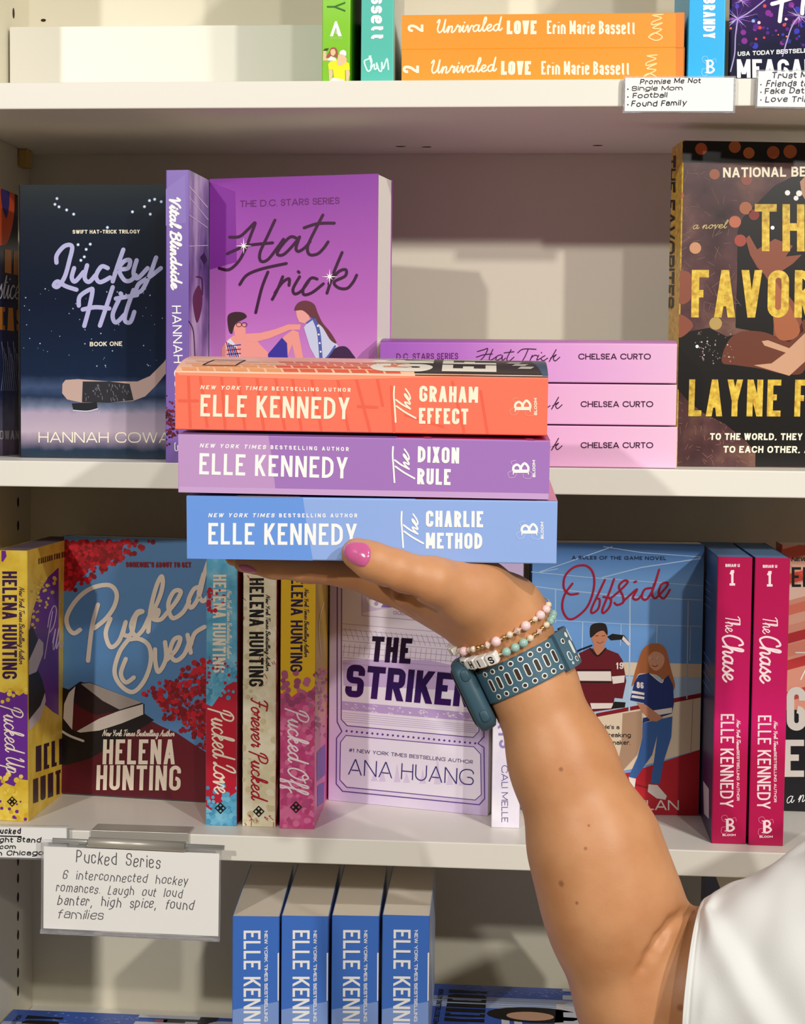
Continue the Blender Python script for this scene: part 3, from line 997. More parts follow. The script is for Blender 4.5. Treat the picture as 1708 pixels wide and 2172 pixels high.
# lilac stack
lab = ['topmost of three lilac paperbacks lying stacked right of the held books', 'middle one of three lilac paperbacks lying stacked right of the held books',
       'lowest of three lilac paperbacks lying stacked right of the held books']
geo_ = [(807, 1437, 715, 799, 0.012), (812, 1436, 806, 893, 0.013), (812, 1437, 900, 988, 0.012)]
zt3 = [PY(1437, 715.5, 0.012).z, 0, 0]
hts = []
z3 = PY(1400, 990, .012).z
tk = [(PY(1400, a, .012).z - PY(1400, bb, .012).z) for _, _, a, bb, _ in geo_]
zb3 = [0.0003 + tk[2] + tk[1] + 0.0016, 0.0003 + tk[2] + 0.0008, 0.0003]
for i, (xl, xr, yt, yb, Y) in enumerate(geo_):
    if i < 1 or True:
        fl = flat('paperback', lab[i], xl, xr, yt, yb, Y, 0.133, HT_GRAD, HT_SP if i == 0 else HT_SP2, HT_GRAD, zb=zb3[i], T=tk[i],
                  group='lilac paperbacks lying in a stack', bulge=0.004 if i == 0 else 0)
        c = fl.spine
        dy = [0, 0, 0][i]
        if i == 0:
            c.text('D.C. STARS SERIES', (841, 763), (972, 762), (841, 749.5), PLUM2, .15, geo=True, R=.5, sp=.12)
            z = Z(780, 660, 2.512)
            X0, Y0 = 0, 0
        y0 = [756, 857, 944][i]
        xo = [0, 5, 5][i]
        c.text('CHELSEA CURTO', (1227 + xo, y0 + 6.5), (1381 + xo, y0 + 6.5), (1227 + xo, y0 - 6), PLUM, .17, geo=True, R=.5, sp=.12)
        z = Z(780 + xo, 660 + (y0 - 756), 2.512)
        for s_ in ([(585, 215), (620, 205), (640, 200), (625, 235), (600, 262), (575, 265)], [(580, 245), (620, 232), (665, 228)],
                   [(668, 203), (650, 245), (655, 262), (690, 240)], [(712, 232), (690, 240), (685, 262), (712, 250), (718, 235), (718, 262), (735, 250)],
                   [(765, 205), (742, 255), (755, 265), (780, 245)], [(728, 222), (780, 216)],
                   [(800, 222), (830, 202), (898, 203)], [(855, 205), (840, 240), (825, 265)], [(878, 235), (865, 265)], [(870, 250), (890, 235), (905, 238)],
                   [(912, 235), (902, 260), (925, 250)], [(945, 237), (925, 250), (935, 264), (960, 250)], [(1005, 205), (985, 240), (968, 268)], [(926, 220), (928, 222)],
                   [(975, 250), (1005, 232), (990, 250), (1000, 265), (1024, 245)]):
            c.stroke(z(*s_), 2.0, PLUM, 4)
        fl.done()

# dark paperback with the hockey stick
LK = mat_grad('z', 0.0, 0.2015, [(0, '#16222e'), (.045, '#263a50'), (.075, '#8a7e94'), (.11, '#c6b4c4'), (.18, '#b8a8be'), (.205, '#75809c'), (.24, '#283856'), (.275, '#44567a'), (.32, '#182844'), (.6, '#0c1830'), (.9, '#101a2a'), (1, '#202a30')],
              0.2, noise_amt=0.03, nscale=90)
NAVY = mat('#0d1524', 0.3)
b = face_out('paperback', 'dark navy paperback with a taped hockey stick on its cover', 41, 0.066, 397, 0.066, ZM, 0.2015, 0.03,
             LK, NAVY, NAVY, ymid=700)
c = b.front
z = Z(0, 340, 3.016)
LAV = mat('#b9b8e6', .35)
c.text('SWIFT HAT-TRICK TRILOGY', *z((465, 470), (895, 468), (465, 446)), WARM, .2, sp=.16)
for s_ in ([(362, 655), (365, 605), (415, 548), (462, 552), (445, 640), (415, 745), (372, 808), (345, 800), (370, 775), (420, 805), (490, 828)],
           [(475, 690), (460, 750), (482, 775), (535, 715)], [(558, 672), (542, 750), (570, 778), (612, 735)],
           [(690, 690), (650, 680), (615, 740), (640, 780), (705, 750)], [(790, 572), (755, 670), (722, 775)],
           [(735, 725), (790, 650), (832, 640), (820, 690), (765, 705), (795, 765), (835, 770), (870, 735)],
           [(875, 640), (855, 720), (880, 755), (945, 690)], [(1000, 622), (960, 730), (910, 830), (872, 840), (890, 790), (960, 745), (1030, 690)]):
    c.stroke(z(*s_), 9.2, LAV, 4)
for s_ in ([(505, 930), (512, 870), (580, 825), (592, 840), (570, 950), (540, 1060)], [(530, 955), (610, 940), (700, 948)], [(722, 812), (680, 940), (640, 1058)],
           [(765, 885), (722, 985), (742, 1038), (800, 985)], [(772, 852), (776, 856)], [(855, 830), (812, 955), (800, 1025), (835, 1035), (860, 970)], [(742, 885), (878, 862)]):
    c.stroke(z(*s_), 9.2, LAV, 4)
c.text('BOOK ONE', *z((575, 1190), (782, 1187), (575, 1162)), WARM, .2, sp=.14)
c.text('HANNAH COWAN', *z((247, 1805), (1165, 1808), (247, 1738)), WARM, .11, geo=True, R=.5, sp=.12)
WOOD, TAPE = mat('#c9aaa0', .5), mat('#23232b', .5)
c.poly(z((400, 1430), (420, 1405), (500, 1400), (700, 1415), (880, 1415), (960, 1380), (1050, 1290), (1120, 1180), (1160, 1200), (1080, 1340), (1000, 1440), (930, 1510), (850, 1540), (700, 1550), (520, 1550), (430, 1530), (398, 1490)), WOOD, 3)
c.poly(z((530, 1415), (700, 1415), (830, 1430), (855, 1535), (700, 1550), (525, 1548)), TAPE, 4)
rr = random.Random(3)
for k in range(40):
    x, y = rr.uniform(540, 830), rr.uniform(1430, 1530)
    c.stroke(z((x, y), (x + rr.uniform(-6, 10), y + rr.uniform(6, 22))), 1.1, mat('#8a8590', .5), 5, smooth=False)
c.poly(z((460, 1555), (620, 1548), (625, 1590), (560, 1605), (470, 1595)), mat('#171a24', .4), 4)
c.stroke(z((470, 1600), (560, 1605), (625, 1590)), 2.5, mat('#d8d4e4', .4), 5)
for k in range(60):
    x, y = rr.uniform(140, 1100), rr.uniform(820, 1330)
    (px_, py_), = z((x, y))
    c.disc(px_, py_, rr.choice([.7, .9, 1.2, 1.6]), mat('#9fb4cc', .4), 3, 7)
for x, y in ((365, 245), (352, 282), (378, 298), (427, 318), (472, 345), (578, 537), (552, 570), (500, 540), (540, 618), (518, 640), (848, 330), (925, 297), (957, 258), (990, 250), (1032, 265), (962, 345), (688, 430)):
    (px_, py_), = z((x, y))
    c.disc(px_, py_, 3.4, mat('#8fb0dc', .4), 3, 10)
    c.disc(px_, py_, 2.0, Wt, 4, 10)
b.done()

# purple spine next to it
VBS = mat_grad('z', 0.0, 0.2, [(0, '#8468b8'), (.5, '#7a60b2'), (1, '#8b70c2')], .35)
VBF = mat_noise('#4b3c72', '#d8cbe6', 34, 5, .3, c3='#9a86b8', lo=.36, hi=.62, stretch=(1, 1, .35))
b = spine_out('paperback', 'slim purple paperback spine standing between the navy and purple covers', 350.5, 400, 361, 0.001, ZM, 0.132, VBF, VBS, VBS, yaw=0.07, ybot=980)
c = b.spine
z = Z(340, 340, 3.017)
c.script('Vital Blindside', *z((62, 232), (72, 822), (128, 232)), 4.4, Wt, shear=.15)
c.text('HANNAH COWAN', *z((75, 930), (100, 1680), (133, 930)), Wt, .13, geo=True, R=.5, sp=.14)
c.text('3', *z((90, 1805), (92, 1862), (130, 1805)), Wt, .14)
rr = random.Random(5)
RD = [mat('#5a0c20', .4), mat('#7c1228', .4), mat('#3a0816', .4)]
for k in range(110):
    x = rr.gauss(75, 26)
    y = rr.gauss(1680, 55)
    (px_, py_), = z((x, y))
    c.disc(px_, py_, rr.uniform(1.5, 3.4), rr.choice(RD), 2 + (k % 97) * .0125, 7)
c.poly(z((30, 190), (160, 90), (165, 400), (30, 420)), mat('#9078c6', .35), 1)
c = b.front
for s_, w_ in (([(170, 150), (300, 300)], 2), ([(170, 220), (305, 380)], 1.5), ([(170, 340), (300, 430)], 1.5), ([(165, 550), (300, 545)], 1.5)):
    c.stroke(z(*s_), w_, mat('#e6dcf2', .4), 3, smooth=False)
c.poly(z((210, 870), (245, 800), (268, 870), (262, 960), (235, 1040), (214, 960)), mat('#5a2238', .4), 3, True)
c.stroke(z((232, 745), (265, 760), (268, 860)), 3, mat('#3a2038', .4), 3)
c.poly(z((255, 620), (280, 590), (300, 640), (280, 668)), mat('#2c2040', .4), 3)
c.stroke(z((175, 1020), (210, 1090), (222, 1270)), 2, mat('#3a2038', .4), 3)
b.done()

# book at the far left of the middle shelf: only its front cover is seen
NV = mat_noise('#141c44', '#2a3a78', 26, 4, .25, c3='#1a2656', stretch=(1, 1, .5))
NVF = mat_grad('z', 0.0, .2, [(0, '#2a2840'), (.1, '#8a7a9a'), (.2, '#8080a0'), (.3, '#2a3a70'), (.7, '#18224c'), (1, '#1a1a30')], .25, noise_amt=.12, nscale=50)
p0 = PY(39.5, 800, 0.140)
T_ = min(0.022, p0.x - XL - .0008)
b = Book('paperback', 'navy and orange paperback against the left panel, only its glossy cover showing', (p0.x, 0.006, ZM + .0002), (0, 1, 0), (0, 0, 1), 0.134, 0.2032, T_, NVF, NV, NV)
c = b.front
z = Z(0, 340, 3.193)
ORG = mat('#e8562a', .35)
c.poly(z((-60, 80), (0, 80), (60, 110), (90, 160), (98, 260), (90, 400), (60, 530), (20, 575), (-60, 520)), ORG, 2, True)
c.poly(z((5, 190), (30, 145), (60, 190), (62, 290), (45, 390), (22, 350), (8, 270)), mat('#3a2f78', .35), 3, True)
for t_, y0, y1 in (('HIS', 600, 770), ('REASON', 985, 1150)):
    c.text(t_, *z((-70 if len(t_) > 3 else 30, y1 - 10), (126, y1 + 10), (-70 if len(t_) > 3 else 30, y0)), mat('#e08a3a', .35), .2)
c.script('Justice', *z((-80, 930), (130, 940), (-80, 740)), 2.2, mat('#e8e4f0', .35))
c.text('HANNAH COWAN', *z((-240, 1890), (127, 1890), (-240, 1830)), mat('#e8e4e8', .35), .14, geo=True)
for k in range(9):
    x = 10 + 13 * k
    c.stroke(z((x, 1230 + 40 * (k % 3)), (x + 12, 1400), (x - 4, 1560)), 1.5, mat('#aab0d8', .3), 3)
b.done()

# gold and black hardcover at the right
FAV = mat_noise('#2c181a', '#86604f', 26, 9, .3, c3='#563638', lo=.3, hi=.72)
GOLD = mat_noise('#b8892a', '#f2d65a', 240, 4, .35, c3='#dcb83e', lo=.3, hi=.7)
b = face_out('hardcover', 'thick black and gold hardcover with a skater in embrace at the right end', 1441, 0.060, 1838, 0.078, ZM, 0.2315, 0.036,
             FAV, GOLD, FAV, ymid=650, lean=0.0)
c = b.front
z = Z(1380, 280, 2.649)
rr = random.Random(11)
BK = mat('#17120f', .3)
BKR = mat('#2a1512', .3)
c.poly(z((868, 230), (800, 250), (700, 300), (600, 400), (520, 480), (490, 560), (488, 800), (478, 1100), (560, 1115), (430, 1150), (330, 1100), (220, 1120), (150, 1160), (150, 1440), (220, 1520), (300, 1580), (420, 1640), (540, 1740), (590, 1800), (590, 1880), (1300, 1880), (1300, 230)), BK, 2)
c.rect(1442, 300, 1800, 345, BK, 1)
SK1, SK2 = mat('#8a4a34', .35), mat('#5e2a1e', .35)
c.poly(z((400, 1290), (440, 1170), (520, 1120), (640, 1125), (740, 1160), (820, 1120), (870, 1060), (870, 1330), (760, 1360), (620, 1330), (480, 1310)), mat('#6b3522', .35), 3, True)
c.poly(z((690, 1150), (700, 900), (640, 800), (600, 760), (560, 690), (535, 600), (555, 580), (600, 660), (700, 600), (800, 640), (760, 700), (850, 690), (800, 740), (740, 780), (760, 900), (840, 1000), (860, 1120), (780, 1180)), SK1, 3)
c.poly(z((690, 850), (740, 900), (800, 1010), (840, 1120), (780, 1170), (700, 1130)), mat('#a8603c', .35), 4, True)
c.poly(z((580, 1310), (680, 1300), (760, 1240), (640, 1200), (625, 1175), (660, 1170), (780, 1215), (868, 1130), (868, 1290), (780, 1370), (680, 1340)), mat('#d0a080', .35), 5)
c.poly(z((150, 800), (210, 785), (240, 840), (225, 940), (160, 960)), SK1, 3, True)
c.poly(z((150, 1030), (200, 1040), (240, 1090), (180, 1150), (150, 1140)), SK1, 3, True)
c.poly(z((840, 280), (868, 250), (868, 380), (850, 350)), mat('#c09078', .35), 4)
for x, y, r_, cc in ((285, 95, 34, '#b8562a'), (474, 84, 34, '#b0602c'), (553, 118, 32, '#c0682f'), (690, 115, 36, '#a8552a'), (785, 110, 38, '#b05a2a'), (360, 238, 30, '#9c5a3c'), (540, 268, 32, '#905040'),
                     (535, 428, 36, '#b06a48'), (475, 505, 34, '#b8664a'), (505, 610, 34, '#a04434'), (582, 465, 30, '#8a2e2a'), (252, 652, 33, '#c89068'), (168, 356, 20, '#b4582c'), (366, 1076, 36, '#b89a5a')):
    (px_, py_), = z((x, y))
    c.disc(px_, py_, r_ / 2.649, mat(cc, .35), 3, 18)
for x, y, r_ in ((770, 342, 15), (835, 345, 17), (818, 372, 14), (686, 538, 11), (262, 1205, 9)):
    (px_, py_), = z((x, y))
    c.disc(px_, py_, r_ / 2.649, Wt, 4, 12)
for k in range(70):
    x, y = rr.uniform(160, 480), rr.uniform(200, 1100)
    a, L = rr.uniform(0, 3.1), rr.uniform(20, 70)
    c.stroke(z((x, y), (x + L * math.cos(a), y + L * math.sin(a))), .7, mat('#8a6a60', .4), 2.5, smooth=False)
for k in range(60):
    x, y = rr.uniform(250, 470), rr.uniform(1120, 1300)
    (px_, py_), = z((x, y))
    c.disc(px_, py_, rr.uniform(.6, 2.0), mat(rr.choice(['#d8c0c0', '#6a5a5a', '#9a8080']), .3), 4, 6)
for k in range(90):
    x, y = rr.uniform(150, 590), rr.uniform(1500, 1880)
    a, L = rr.uniform(0, 3.1), rr.uniform(12, 40)
    c.stroke(z((x, y), (x + L * math.cos(a), y + L * math.sin(a))), .8, mat('#9a6a56', .4), 1.5, smooth=False)
c.text('NATIONAL BESTSELLER', *z((408, 256), (1230, 246), (408, 200)), WARM, .2, sp=.12)
c.text('THE', *z((585, 670), (1010, 672), (585, 405)), GOLD, .16, sp=.12, layer=6)
c.text('FAVORITES', *z((228, 1042), (1400, 1045), (232, 775)), GOLD, .16, sp=.12, layer=6)
c.text('LAYNE FARGO', *z((212, 1597), (1340, 1600), (218, 1390)), GOLD, .16, sp=.12, layer=6)
c.text('TO THE WORLD, THEY WERE A SENSATION.', *z((333, 1730), (1360, 1732), (335, 1692)), WARM, .22, sp=.14, layer=6)
c.text('TO EACH OTHER, AN OBSESSION.', *z((408, 1802), (1260, 1804), (410, 1764)), WARM, .22, sp=.14, layer=6)
c.script('a novel', *z((235, 545), (425, 540), (235, 500)), 1.5, mat('#c8b070', .35))
c = b.spine
c.text('THE FAVORITES', (1413, 330), (1409, 655), (1434, 330), BLK, .24, sp=.1)
b.done()
# ================================================================== lower shelf
CREAMI = mat('#f2e6d0', .45, name='cream ink')
YEL = mat_noise('#d9b02c', '#f4d860', 55, 4, .4, c3='#ecc946', lo=.3, hi=.7)
PURP = mat('#6a2a94', .4, name='purple print')
NYT = 'New York Times Bestselling Author'
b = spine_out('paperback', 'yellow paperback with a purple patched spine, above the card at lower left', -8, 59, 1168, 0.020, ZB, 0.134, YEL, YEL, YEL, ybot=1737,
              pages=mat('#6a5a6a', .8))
c = b.spine
c.poly([(-8, 1465), (10, 1470), (24, 1462), (40, 1476), (59, 1464), (59, 1655), (40, 1652), (30, 1668), (10, 1660), (-8, 1676)], PURP, 1)
c.poly([(3, 1168), (12, 1168), (14, 1180), (6, 1192), (3, 1190)], PURP, 1)
c.text('HELENA HUNTING', (5, 1212), (5, 1440), (36, 1212), mat('#3a1848', .4), .17)
c.script(NYT, (41, 1245), (41, 1408), (52, 1245), 1.2, mat('#3a1848', .4))
c.script('Pucked Up', (7, 1496), (14, 1640), (47, 1496), 2.6, CREAMI)
YL = [mat('#e8c440', .4), mat('#f0d258', .4), mat('#d8ae2c', .4)]
dots(c, YL, 26, ((-8, 1640, 59, 1740), lambda x, y, r: r.random() < (y - 1630) / 90), 4, 7, 21)
dots(c, YL, 12, ((-8, 1462, 59, 1500), lambda x, y, r: r.random() < (1500 - y) / 40), 3, 6, 22)
dots(c, [PURP], 10, ((-8, 1690, 59, 1740), lambda x, y, r: True), 2, 4, 23, 4)
diamonds(c, 26, 1700, 11, BLK)
c = b.front
z = Z(0, 1040, 2.935)
c.poly(z((365, 480), (300, 540), (240, 640), (200, 760), (178, 900), (178, 1000), (240, 1300), (330, 1380), (365, 1400)), PURP, 1)
dots(c, YL, 40, ((66, 1225, 122, 1335), lambda x, y, r: (x - 60) / 60 + (y - 1225) / 130 < 1.1), 1.6, 4.5, 24, 2)
c.poly(z((178, 870), (200, 850), (232, 920), (235, 1000), (178, 1060)), BLK, 3)
c.poly(z((178, 1060), (240, 920), (268, 950), (266, 1020), (225, 1130), (178, 1150)), mat('#cfc8cc', .4), 4)
c.poly(z((178, 1130), (235, 1120), (262, 1180), (280, 1260), (250, 1390), (178, 1440)), BLK, 3)
c.poly(z((178, 1500), (178, 1430), (250, 1340), (278, 1260), (284, 1310), (250, 1420)), mat('#cfc8cc', .4), 4)
c.script('Pucked Up', *z((275, 1010), (620, 900), (290, 740)), 2.0, mat('#d8c8e4', .4))
c.text('HELENA', *z((222, 1755), (430, 1690), (222, 1595)), mat('#3a2030', .4), .14)
c.text('HUNTING', *z((205, 1950), (450, 1860), (205, 1800)), mat('#3a2030', .4), .14)
c.text('FALLING FOR HIM IS', *z((238, 460), (420, 410), (238, 425)), mat('#5a3a20', .4), .22)
b.done()

# cover facing out between yellow and red spines
PO = mat_grad('z', 0.0, 0.2, [(0, '#5f0f1e'), (.3, '#58101f'), (.42, '#4a70a8'), (.6, '#6aa4dc'), (1, '#72aee4')], .38)
PO = mat('#5b8cc0', .42, name='sky blue cover')
MAR = mat('#5a101e', .42, name='maroon print')
b = face_out('paperback', 'blue paperback with red petals and a white collar on its cover', 123, 0.104, 470, 0.088, ZB, 0.2005, 0.026,
             PO, MAR, MAR, ymid=1400, lean=0.05)
c = b.front
z = Z(0, 1040, 2.935)
c.poly(z((350, 1640), (420, 1560), (700, 1500), (950, 1440), (1100, 1520), (1200, 1600), (1400, 1760), (1400, 1980), (340, 1980)), MAR, 1)
c.poly(z((350, 1215), (430, 1240), (500, 1190), (900, 1330), (900, 1390), (960, 1430), (900, 1470), (700, 1590), (560, 1670), (420, 1710), (340, 1710)), mat('#1d1618', .4), 2)
c.poly(z((500, 1200), (560, 1195), (890, 1325), (720, 1365), (640, 1400), (500, 1490), (455, 1480), (460, 1300)), mat('#2b1a1c', .4), 3)
c.poly(z((460, 1320), (500, 1350), (600, 1400), (740, 1370), (620, 1420), (470, 1500), (440, 1480)), MAR, 4)
c.poly(z((505, 1205), (560, 1198), (885, 1322), (745, 1365), (640, 1310)), mat('#a89c94', .4), 4)
c.poly(z((478, 1500), (620, 1420), (745, 1372), (892, 1330), (893, 1395), (760, 1450), (620, 1495), (500, 1508)), mat('#dcd0c6', .4), 5)
c.poly(z((470, 1220), (430, 1260), (400, 1330), (395, 1420), (450, 1490), (455, 1400), (460, 1300)), mat('#dcd0c6', .4), 5)
c.stroke(z((388, 1500), (440, 1530), (520, 1560)), 5, mat('#dcd0c6', .4), 6)
c.poly(z((940, 1440), (1100, 1510), (1250, 1610), (1400, 1700), (1400, 1980), (1100, 1980), (1000, 1700)), mat('#6a1422', .42), 2)
RP = [mat('#b81020', .45), mat('#9c0a18', .45), mat('#d0182a', .45), mat('#840814', .45)]
zz = lambda x, y: (x / 2.935, 1040 + y / 2.935)
dots(c, RP, 330, ((122, 1148, 345, 1260), lambda x, y, r: (x - 122) / 200 + (y - 1148) / 118 < 1 + r.uniform(-.16, .08)), 3, 6.5, 31, 2)
dots(c, RP, 480, ((300, 1400, 470, 1640), lambda x, y, r: (y > 1478 - (x - 300) * .55 + r.uniform(-14, 14)) and y < 1478 + (x - 300) * .85 + r.uniform(-30, 6)), 3, 6.5, 32, 7)
c.poly(z((363, 320), (780, 320), (740, 420), (560, 480), (500, 560), (363, 640)), mat('#a80e1c', .45), 1)
for s_ in ([(500, 868), (460, 890), (425, 850), (420, 780), (480, 680), (570, 610), (680, 590), (728, 640), (715, 720), (660, 800), (590, 858)], [(612, 712), (575, 850), (550, 1060)],
           [(690, 800), (660, 890), (690, 975), (745, 935), (785, 820)], [(785, 820), (770, 890), (800, 905), (825, 880), (850, 780), (890, 755), (855, 760), (818, 840), (845, 905), (890, 870), (930, 790)],
           [(925, 880), (940, 740), (975, 600), (1008, 535), (1015, 590), (990, 680), (930, 800)], [(935, 800), (985, 745), (985, 775), (955, 800), (1000, 805), (1040, 765), (1100, 690), (1128, 630), (1085, 630), (1050, 710), (1075, 795), (1140, 760), (1180, 690)],
           [(1255, 600), (1210, 615), (1175, 690), (1195, 730), (1240, 660), (1275, 520), (1300, 440)], [(1270, 520), (1240, 640), (1265, 690), (1300, 660)],
           [(835, 1165), (785, 1195), (755, 1140), (785, 1050)], [(800, 930), (745, 1010), (715, 1130), (755, 1215), (830, 1255), (900, 1185), (940, 1070), (930, 970), (870, 925), (800, 930)],
           [(968, 990), (970, 1070), (990, 1130), (1035, 1050), (1030, 945)], [(1040, 1055), (1100, 990), (1125, 920), (1085, 930), (1060, 1010), (1095, 1060), (1150, 1020), (1185, 930)],
           [(1170, 900), (1190, 1010)], [(1190, 960), (1215, 890), (1275, 850)]):
    c.stroke(z(*s_), 9.4, mat('#e9dccb', .42), 9)
c.text("SOMEONE'S ABOUT TO GET", *z((785, 478), (1190, 480), (785, 445)), mat('#8c1424', .4), .24, layer=9)
c.script(NYT, *z((640, 1528), (1085, 1530), (640, 1490)), 1.6, mat('#f0e4d2', .42), layer=9)
c.text('HELENA', *z((640, 1705), (1090, 1705), (645, 1550)), mat('#efe0cc', .42), .15, layer=9)
c.text('HUNTING', *z((600, 1865), (1125, 1868), (605, 1710)), mat('#efe0cc', .42), .15, layer=9)
b.done()

# red and sky-blue spine
BLU = mat_noise('#4ea2c8', '#86c8e2', 70, 3, .4, c3='#68b4d6')
REDS = mat('#c01c34', .4, name='red print')
b = spine_out('paperback', 'sky blue and red paperback spine right of the petal cover', 437, 503, 1175, 0.026, ZB, 0.134, mat('#8a1020', .4), BLU, REDS, ybot=1748, H=.2015)
c = b.spine
z = Z(420, 1160, 3.394)
c.poly(z((60, 1130), (100, 1150), (150, 1080), (200, 1000), (280, 960), (285, 1760), (240, 1790), (150, 1850), (100, 1900), (58, 1870)), REDS, 1)
BL = [mat('#5cacd2', .4), mat('#74bcdc', .4), mat('#4a98c0', .4)]
dots(c, BL, 60, ((437, 1405, 503, 1500), lambda x, y, r: r.random() < (1505 - y) / 80), 3, 6.5, 41, 2)
dots(c, BL, 50, ((437, 1665, 503, 1755), lambda x, y, r: r.random() < (y - 1655) / 60), 3, 6.5, 42, 2)
dots(c, [REDS], 26, ((437, 1250, 503, 1300), lambda x, y, r: x < 475), 2.5, 6, 43, 2)
dots(c, [REDS], 26, ((437, 1390, 503, 1450), lambda x, y, r: True), 1.5, 4, 44, 3)
c.text('HELENA HUNTING', *z((110, 200), (105, 905), (205, 200)), CREAMI, .17)
c.script(NYT, *z((212, 310), (210, 800), (245, 310)), 1.2, CREAMI)
c.script('Pucked Love', *z((95, 1160), (120, 1770), (250, 1160)), 3.4, CREAMI)
diamonds(c, 468, 1714, 12, BLK)
b.done()

CRM = mat_noise('#e0d4ae', '#f6efd6', 60, 4, .42, c3='#ece2c0')
DRED = mat('#b01834', .4)
b = spine_out('paperback', 'cream paperback spine with crimson lettering between two coloured spines', 515, 586, 1185, 0.026, ZB, 0.134, mat_noise('#8c0a18', '#e8dcb8', 40, 3, .4, lo=.45, hi=.6), CRM, CRM, ybot=1750, H=.2015)
c = b.spine
c.text('HELENA HUNTING', *z((372, 225), (368, 1005), (475, 225)), BLK, .17)
c.script(NYT, *z((490, 345), (490, 890), (520, 345)), 1.4, BLK)
c.script('Forever Pucked', *z((385, 1085), (385, 1815), (500, 1085)), 3.2, DRED)
dots(c, [mat('#d8caa0', .4), mat('#efe6ca', .4), mat('#e4d8b2', .4)], 110, ((515, 1180, 586, 1750), lambda x, y, r: True), 4, 8, 51, .5)
rr = random.Random(52)
for k in range(26):
    x, y = rr.uniform(515, 582), rr.choice([rr.uniform(1385, 1480), rr.uniform(1730, 1750), rr.uniform(1190, 1350)])
    c.stroke([(x, y), (x + rr.uniform(-5, 7), y + rr.uniform(-4, 6)), (x + rr.uniform(-2, 10), y + rr.uniform(2, 12))], 1.4, DRED, 2)
diamonds(c, 549, 1721, 12, BLK)
b.done()

GLD = mat('#e6b820', .4, name='golden yellow')
PK = mat_noise('#c23c78', '#e87aa8', 45, 3, .35, c3='#d85490')
PKF = mat_grad('z', 0, .2, [(0, '#e85aa0'), (.3, '#e86aa4'), (.5, '#d8a050'), (.6, '#dcb43c'), (1, '#d8b038')], .3, noise_amt=.12, nscale=50)
b = spine_out('paperback', 'golden yellow and pink paperback spine left of the lilac ticket cover', 595, 668.5, 1185, 0.024, ZB, 0.134, PKF, PK, PK, yaw=-0.03, ybot=1752, H=.2015)
c = b.spine
c.poly([(595, 1180), (675, 1180), (672, 1450), (655, 1470), (640, 1462), (620, 1478), (595, 1470)], GLD, 1)
PKD = [mat('#b0587e', .4), mat('#c0688e', .4), mat('#a04a74', .4)]
dots(c, PKD, 36, ((598, 1420, 672, 1500), lambda x, y, r: r.random() < (y - 1410) / 60), 4, 8, 61, 2)
dots(c, [mat('#d85890', .35), mat('#c84880', .35), mat('#e878a8', .35), mat('#c05484', .35)], 170, ((595, 1490, 672, 1755), lambda x, y, r: True), 4, 8, 62, 2)
c.text('HELENA HUNTING', *z((672, 165), (665, 900), (758, 165)), mat('#2a1440', .4), .17)
c.script(NYT, *z((768, 300), (768, 790), (798, 300)), 1.3, mat('#2a1440', .4))
c.script('Pucked Off', *z((650, 1160), (650, 1760), (795, 1160)), 3.4, mat('#fae6ee', .4), layer=6)
diamonds(c, 628, 1712, 12.5, BLK)
c = b.front
c.poly(z((855, 1480), (915, 1420), (915, 1640), (855, 1690)), mat('#7a50b0', .4), 3)
c.poly(z((860, 1720), (910, 1690), (905, 1840), (860, 1870)), mat('#6a48b8', .4), 3)
c.stroke(z((905, 400), (870, 560), (885, 780)), 2, mat('#f0dcae', .3), 3)
dots(c, PKD + [mat('#e878a8', .35)], 60, ((668, 1420, 705, 1560), lambda x, y, r: True), 2, 5, 63, 2)
b.done()

# ticket cover
LIL = mat_grad('x', 0, .13, [(0, '#dcc8ec'), (.5, '#ece0f4'), (1, '#d4c0e8')], .33)
VIO = mat('#5a3a92', .4, name='violet ink')
VIL = mat('#b89cd2', .4, name='light violet ink')
STK = mat_grad('z', 0.06, 0.12, [(0, '#5a1478'), (.5, '#2e1458'), (1, '#22102c')], .35)
b = face_out('paperback', 'pale lilac paperback with a ticket design facing out below the hand', 697, 0.113, 1038, 0.078, ZB, 0.2045, 0.022,
             LIL, LIL, mat('#1a1218', .4), ymid=1500)
c = b.front
z = Z(680, 1180, 3.502)
W2 = 1.6
c.poly(z((165, 200), (1150, 240), (1175, 1300), (1140, 1345), (200, 1255), (158, 1210)), mat('#f0e8f6', .35), 1)
c.poly(z((150, 1380), (190, 1330), (1140, 1415), (1190, 1470), (1195, 1770), (1150, 1810), (200, 1710), (145, 1660)), mat('#f0e8f6', .35), 1)
c.stroke(z((125, -200), (125, 1230), (160, 1300), (120, 1350), (118, 1690), (165, 1745), (1180, 1845), (1220, 1800), (1215, 1420), (1170, 1390), (1215, 1340), (1200, 200)), W2 * 1.3, VIO, 3, smooth=False)
c.stroke(z((158, -200), (155, 1210), (200, 1258), (1135, 1345), (1178, 1300), (1165, 200)), W2, VIO, 3, smooth=False)
c.stroke(z((190, 1330), (150, 1380), (145, 1660), (195, 1715), (1150, 1810), (1195, 1770), (1190, 1470), (1140, 1415), (190, 1330)), W2, VIO, 3, smooth=False)
for k in range(26):
    t = k / 25
    (px_, py_), = z((195 + 955 * t, 1297 + 92 * t))
    c.disc(px_, py_, 2.3, VIO, 3, 10)
VP = [mat('#cdb4e2', .35), mat('#c2a6da', .35), mat('#d8c4ea', .35)]
c.poly(z((165, 770), (800, 770), (1080, 830), (1100, 1000), (170, 960)), VP[0], 1.2)
for k in range(9):
    y = 500 + 42 * k
    c.stroke(z((165, y), (1100, y + 80)), 1.0, VIL, 2, smooth=False)
for k in range(24):
    x = 180 + 38 * k
    c.stroke(z((x, 520 + x * .08), (x + 30, 600 + x * .08)), .9, VIL, 2, smooth=False)
    c.stroke(z((x, 640 + x * .06), (x - 10, 730 + x * .06)), .9, VIL, 2, smooth=False)
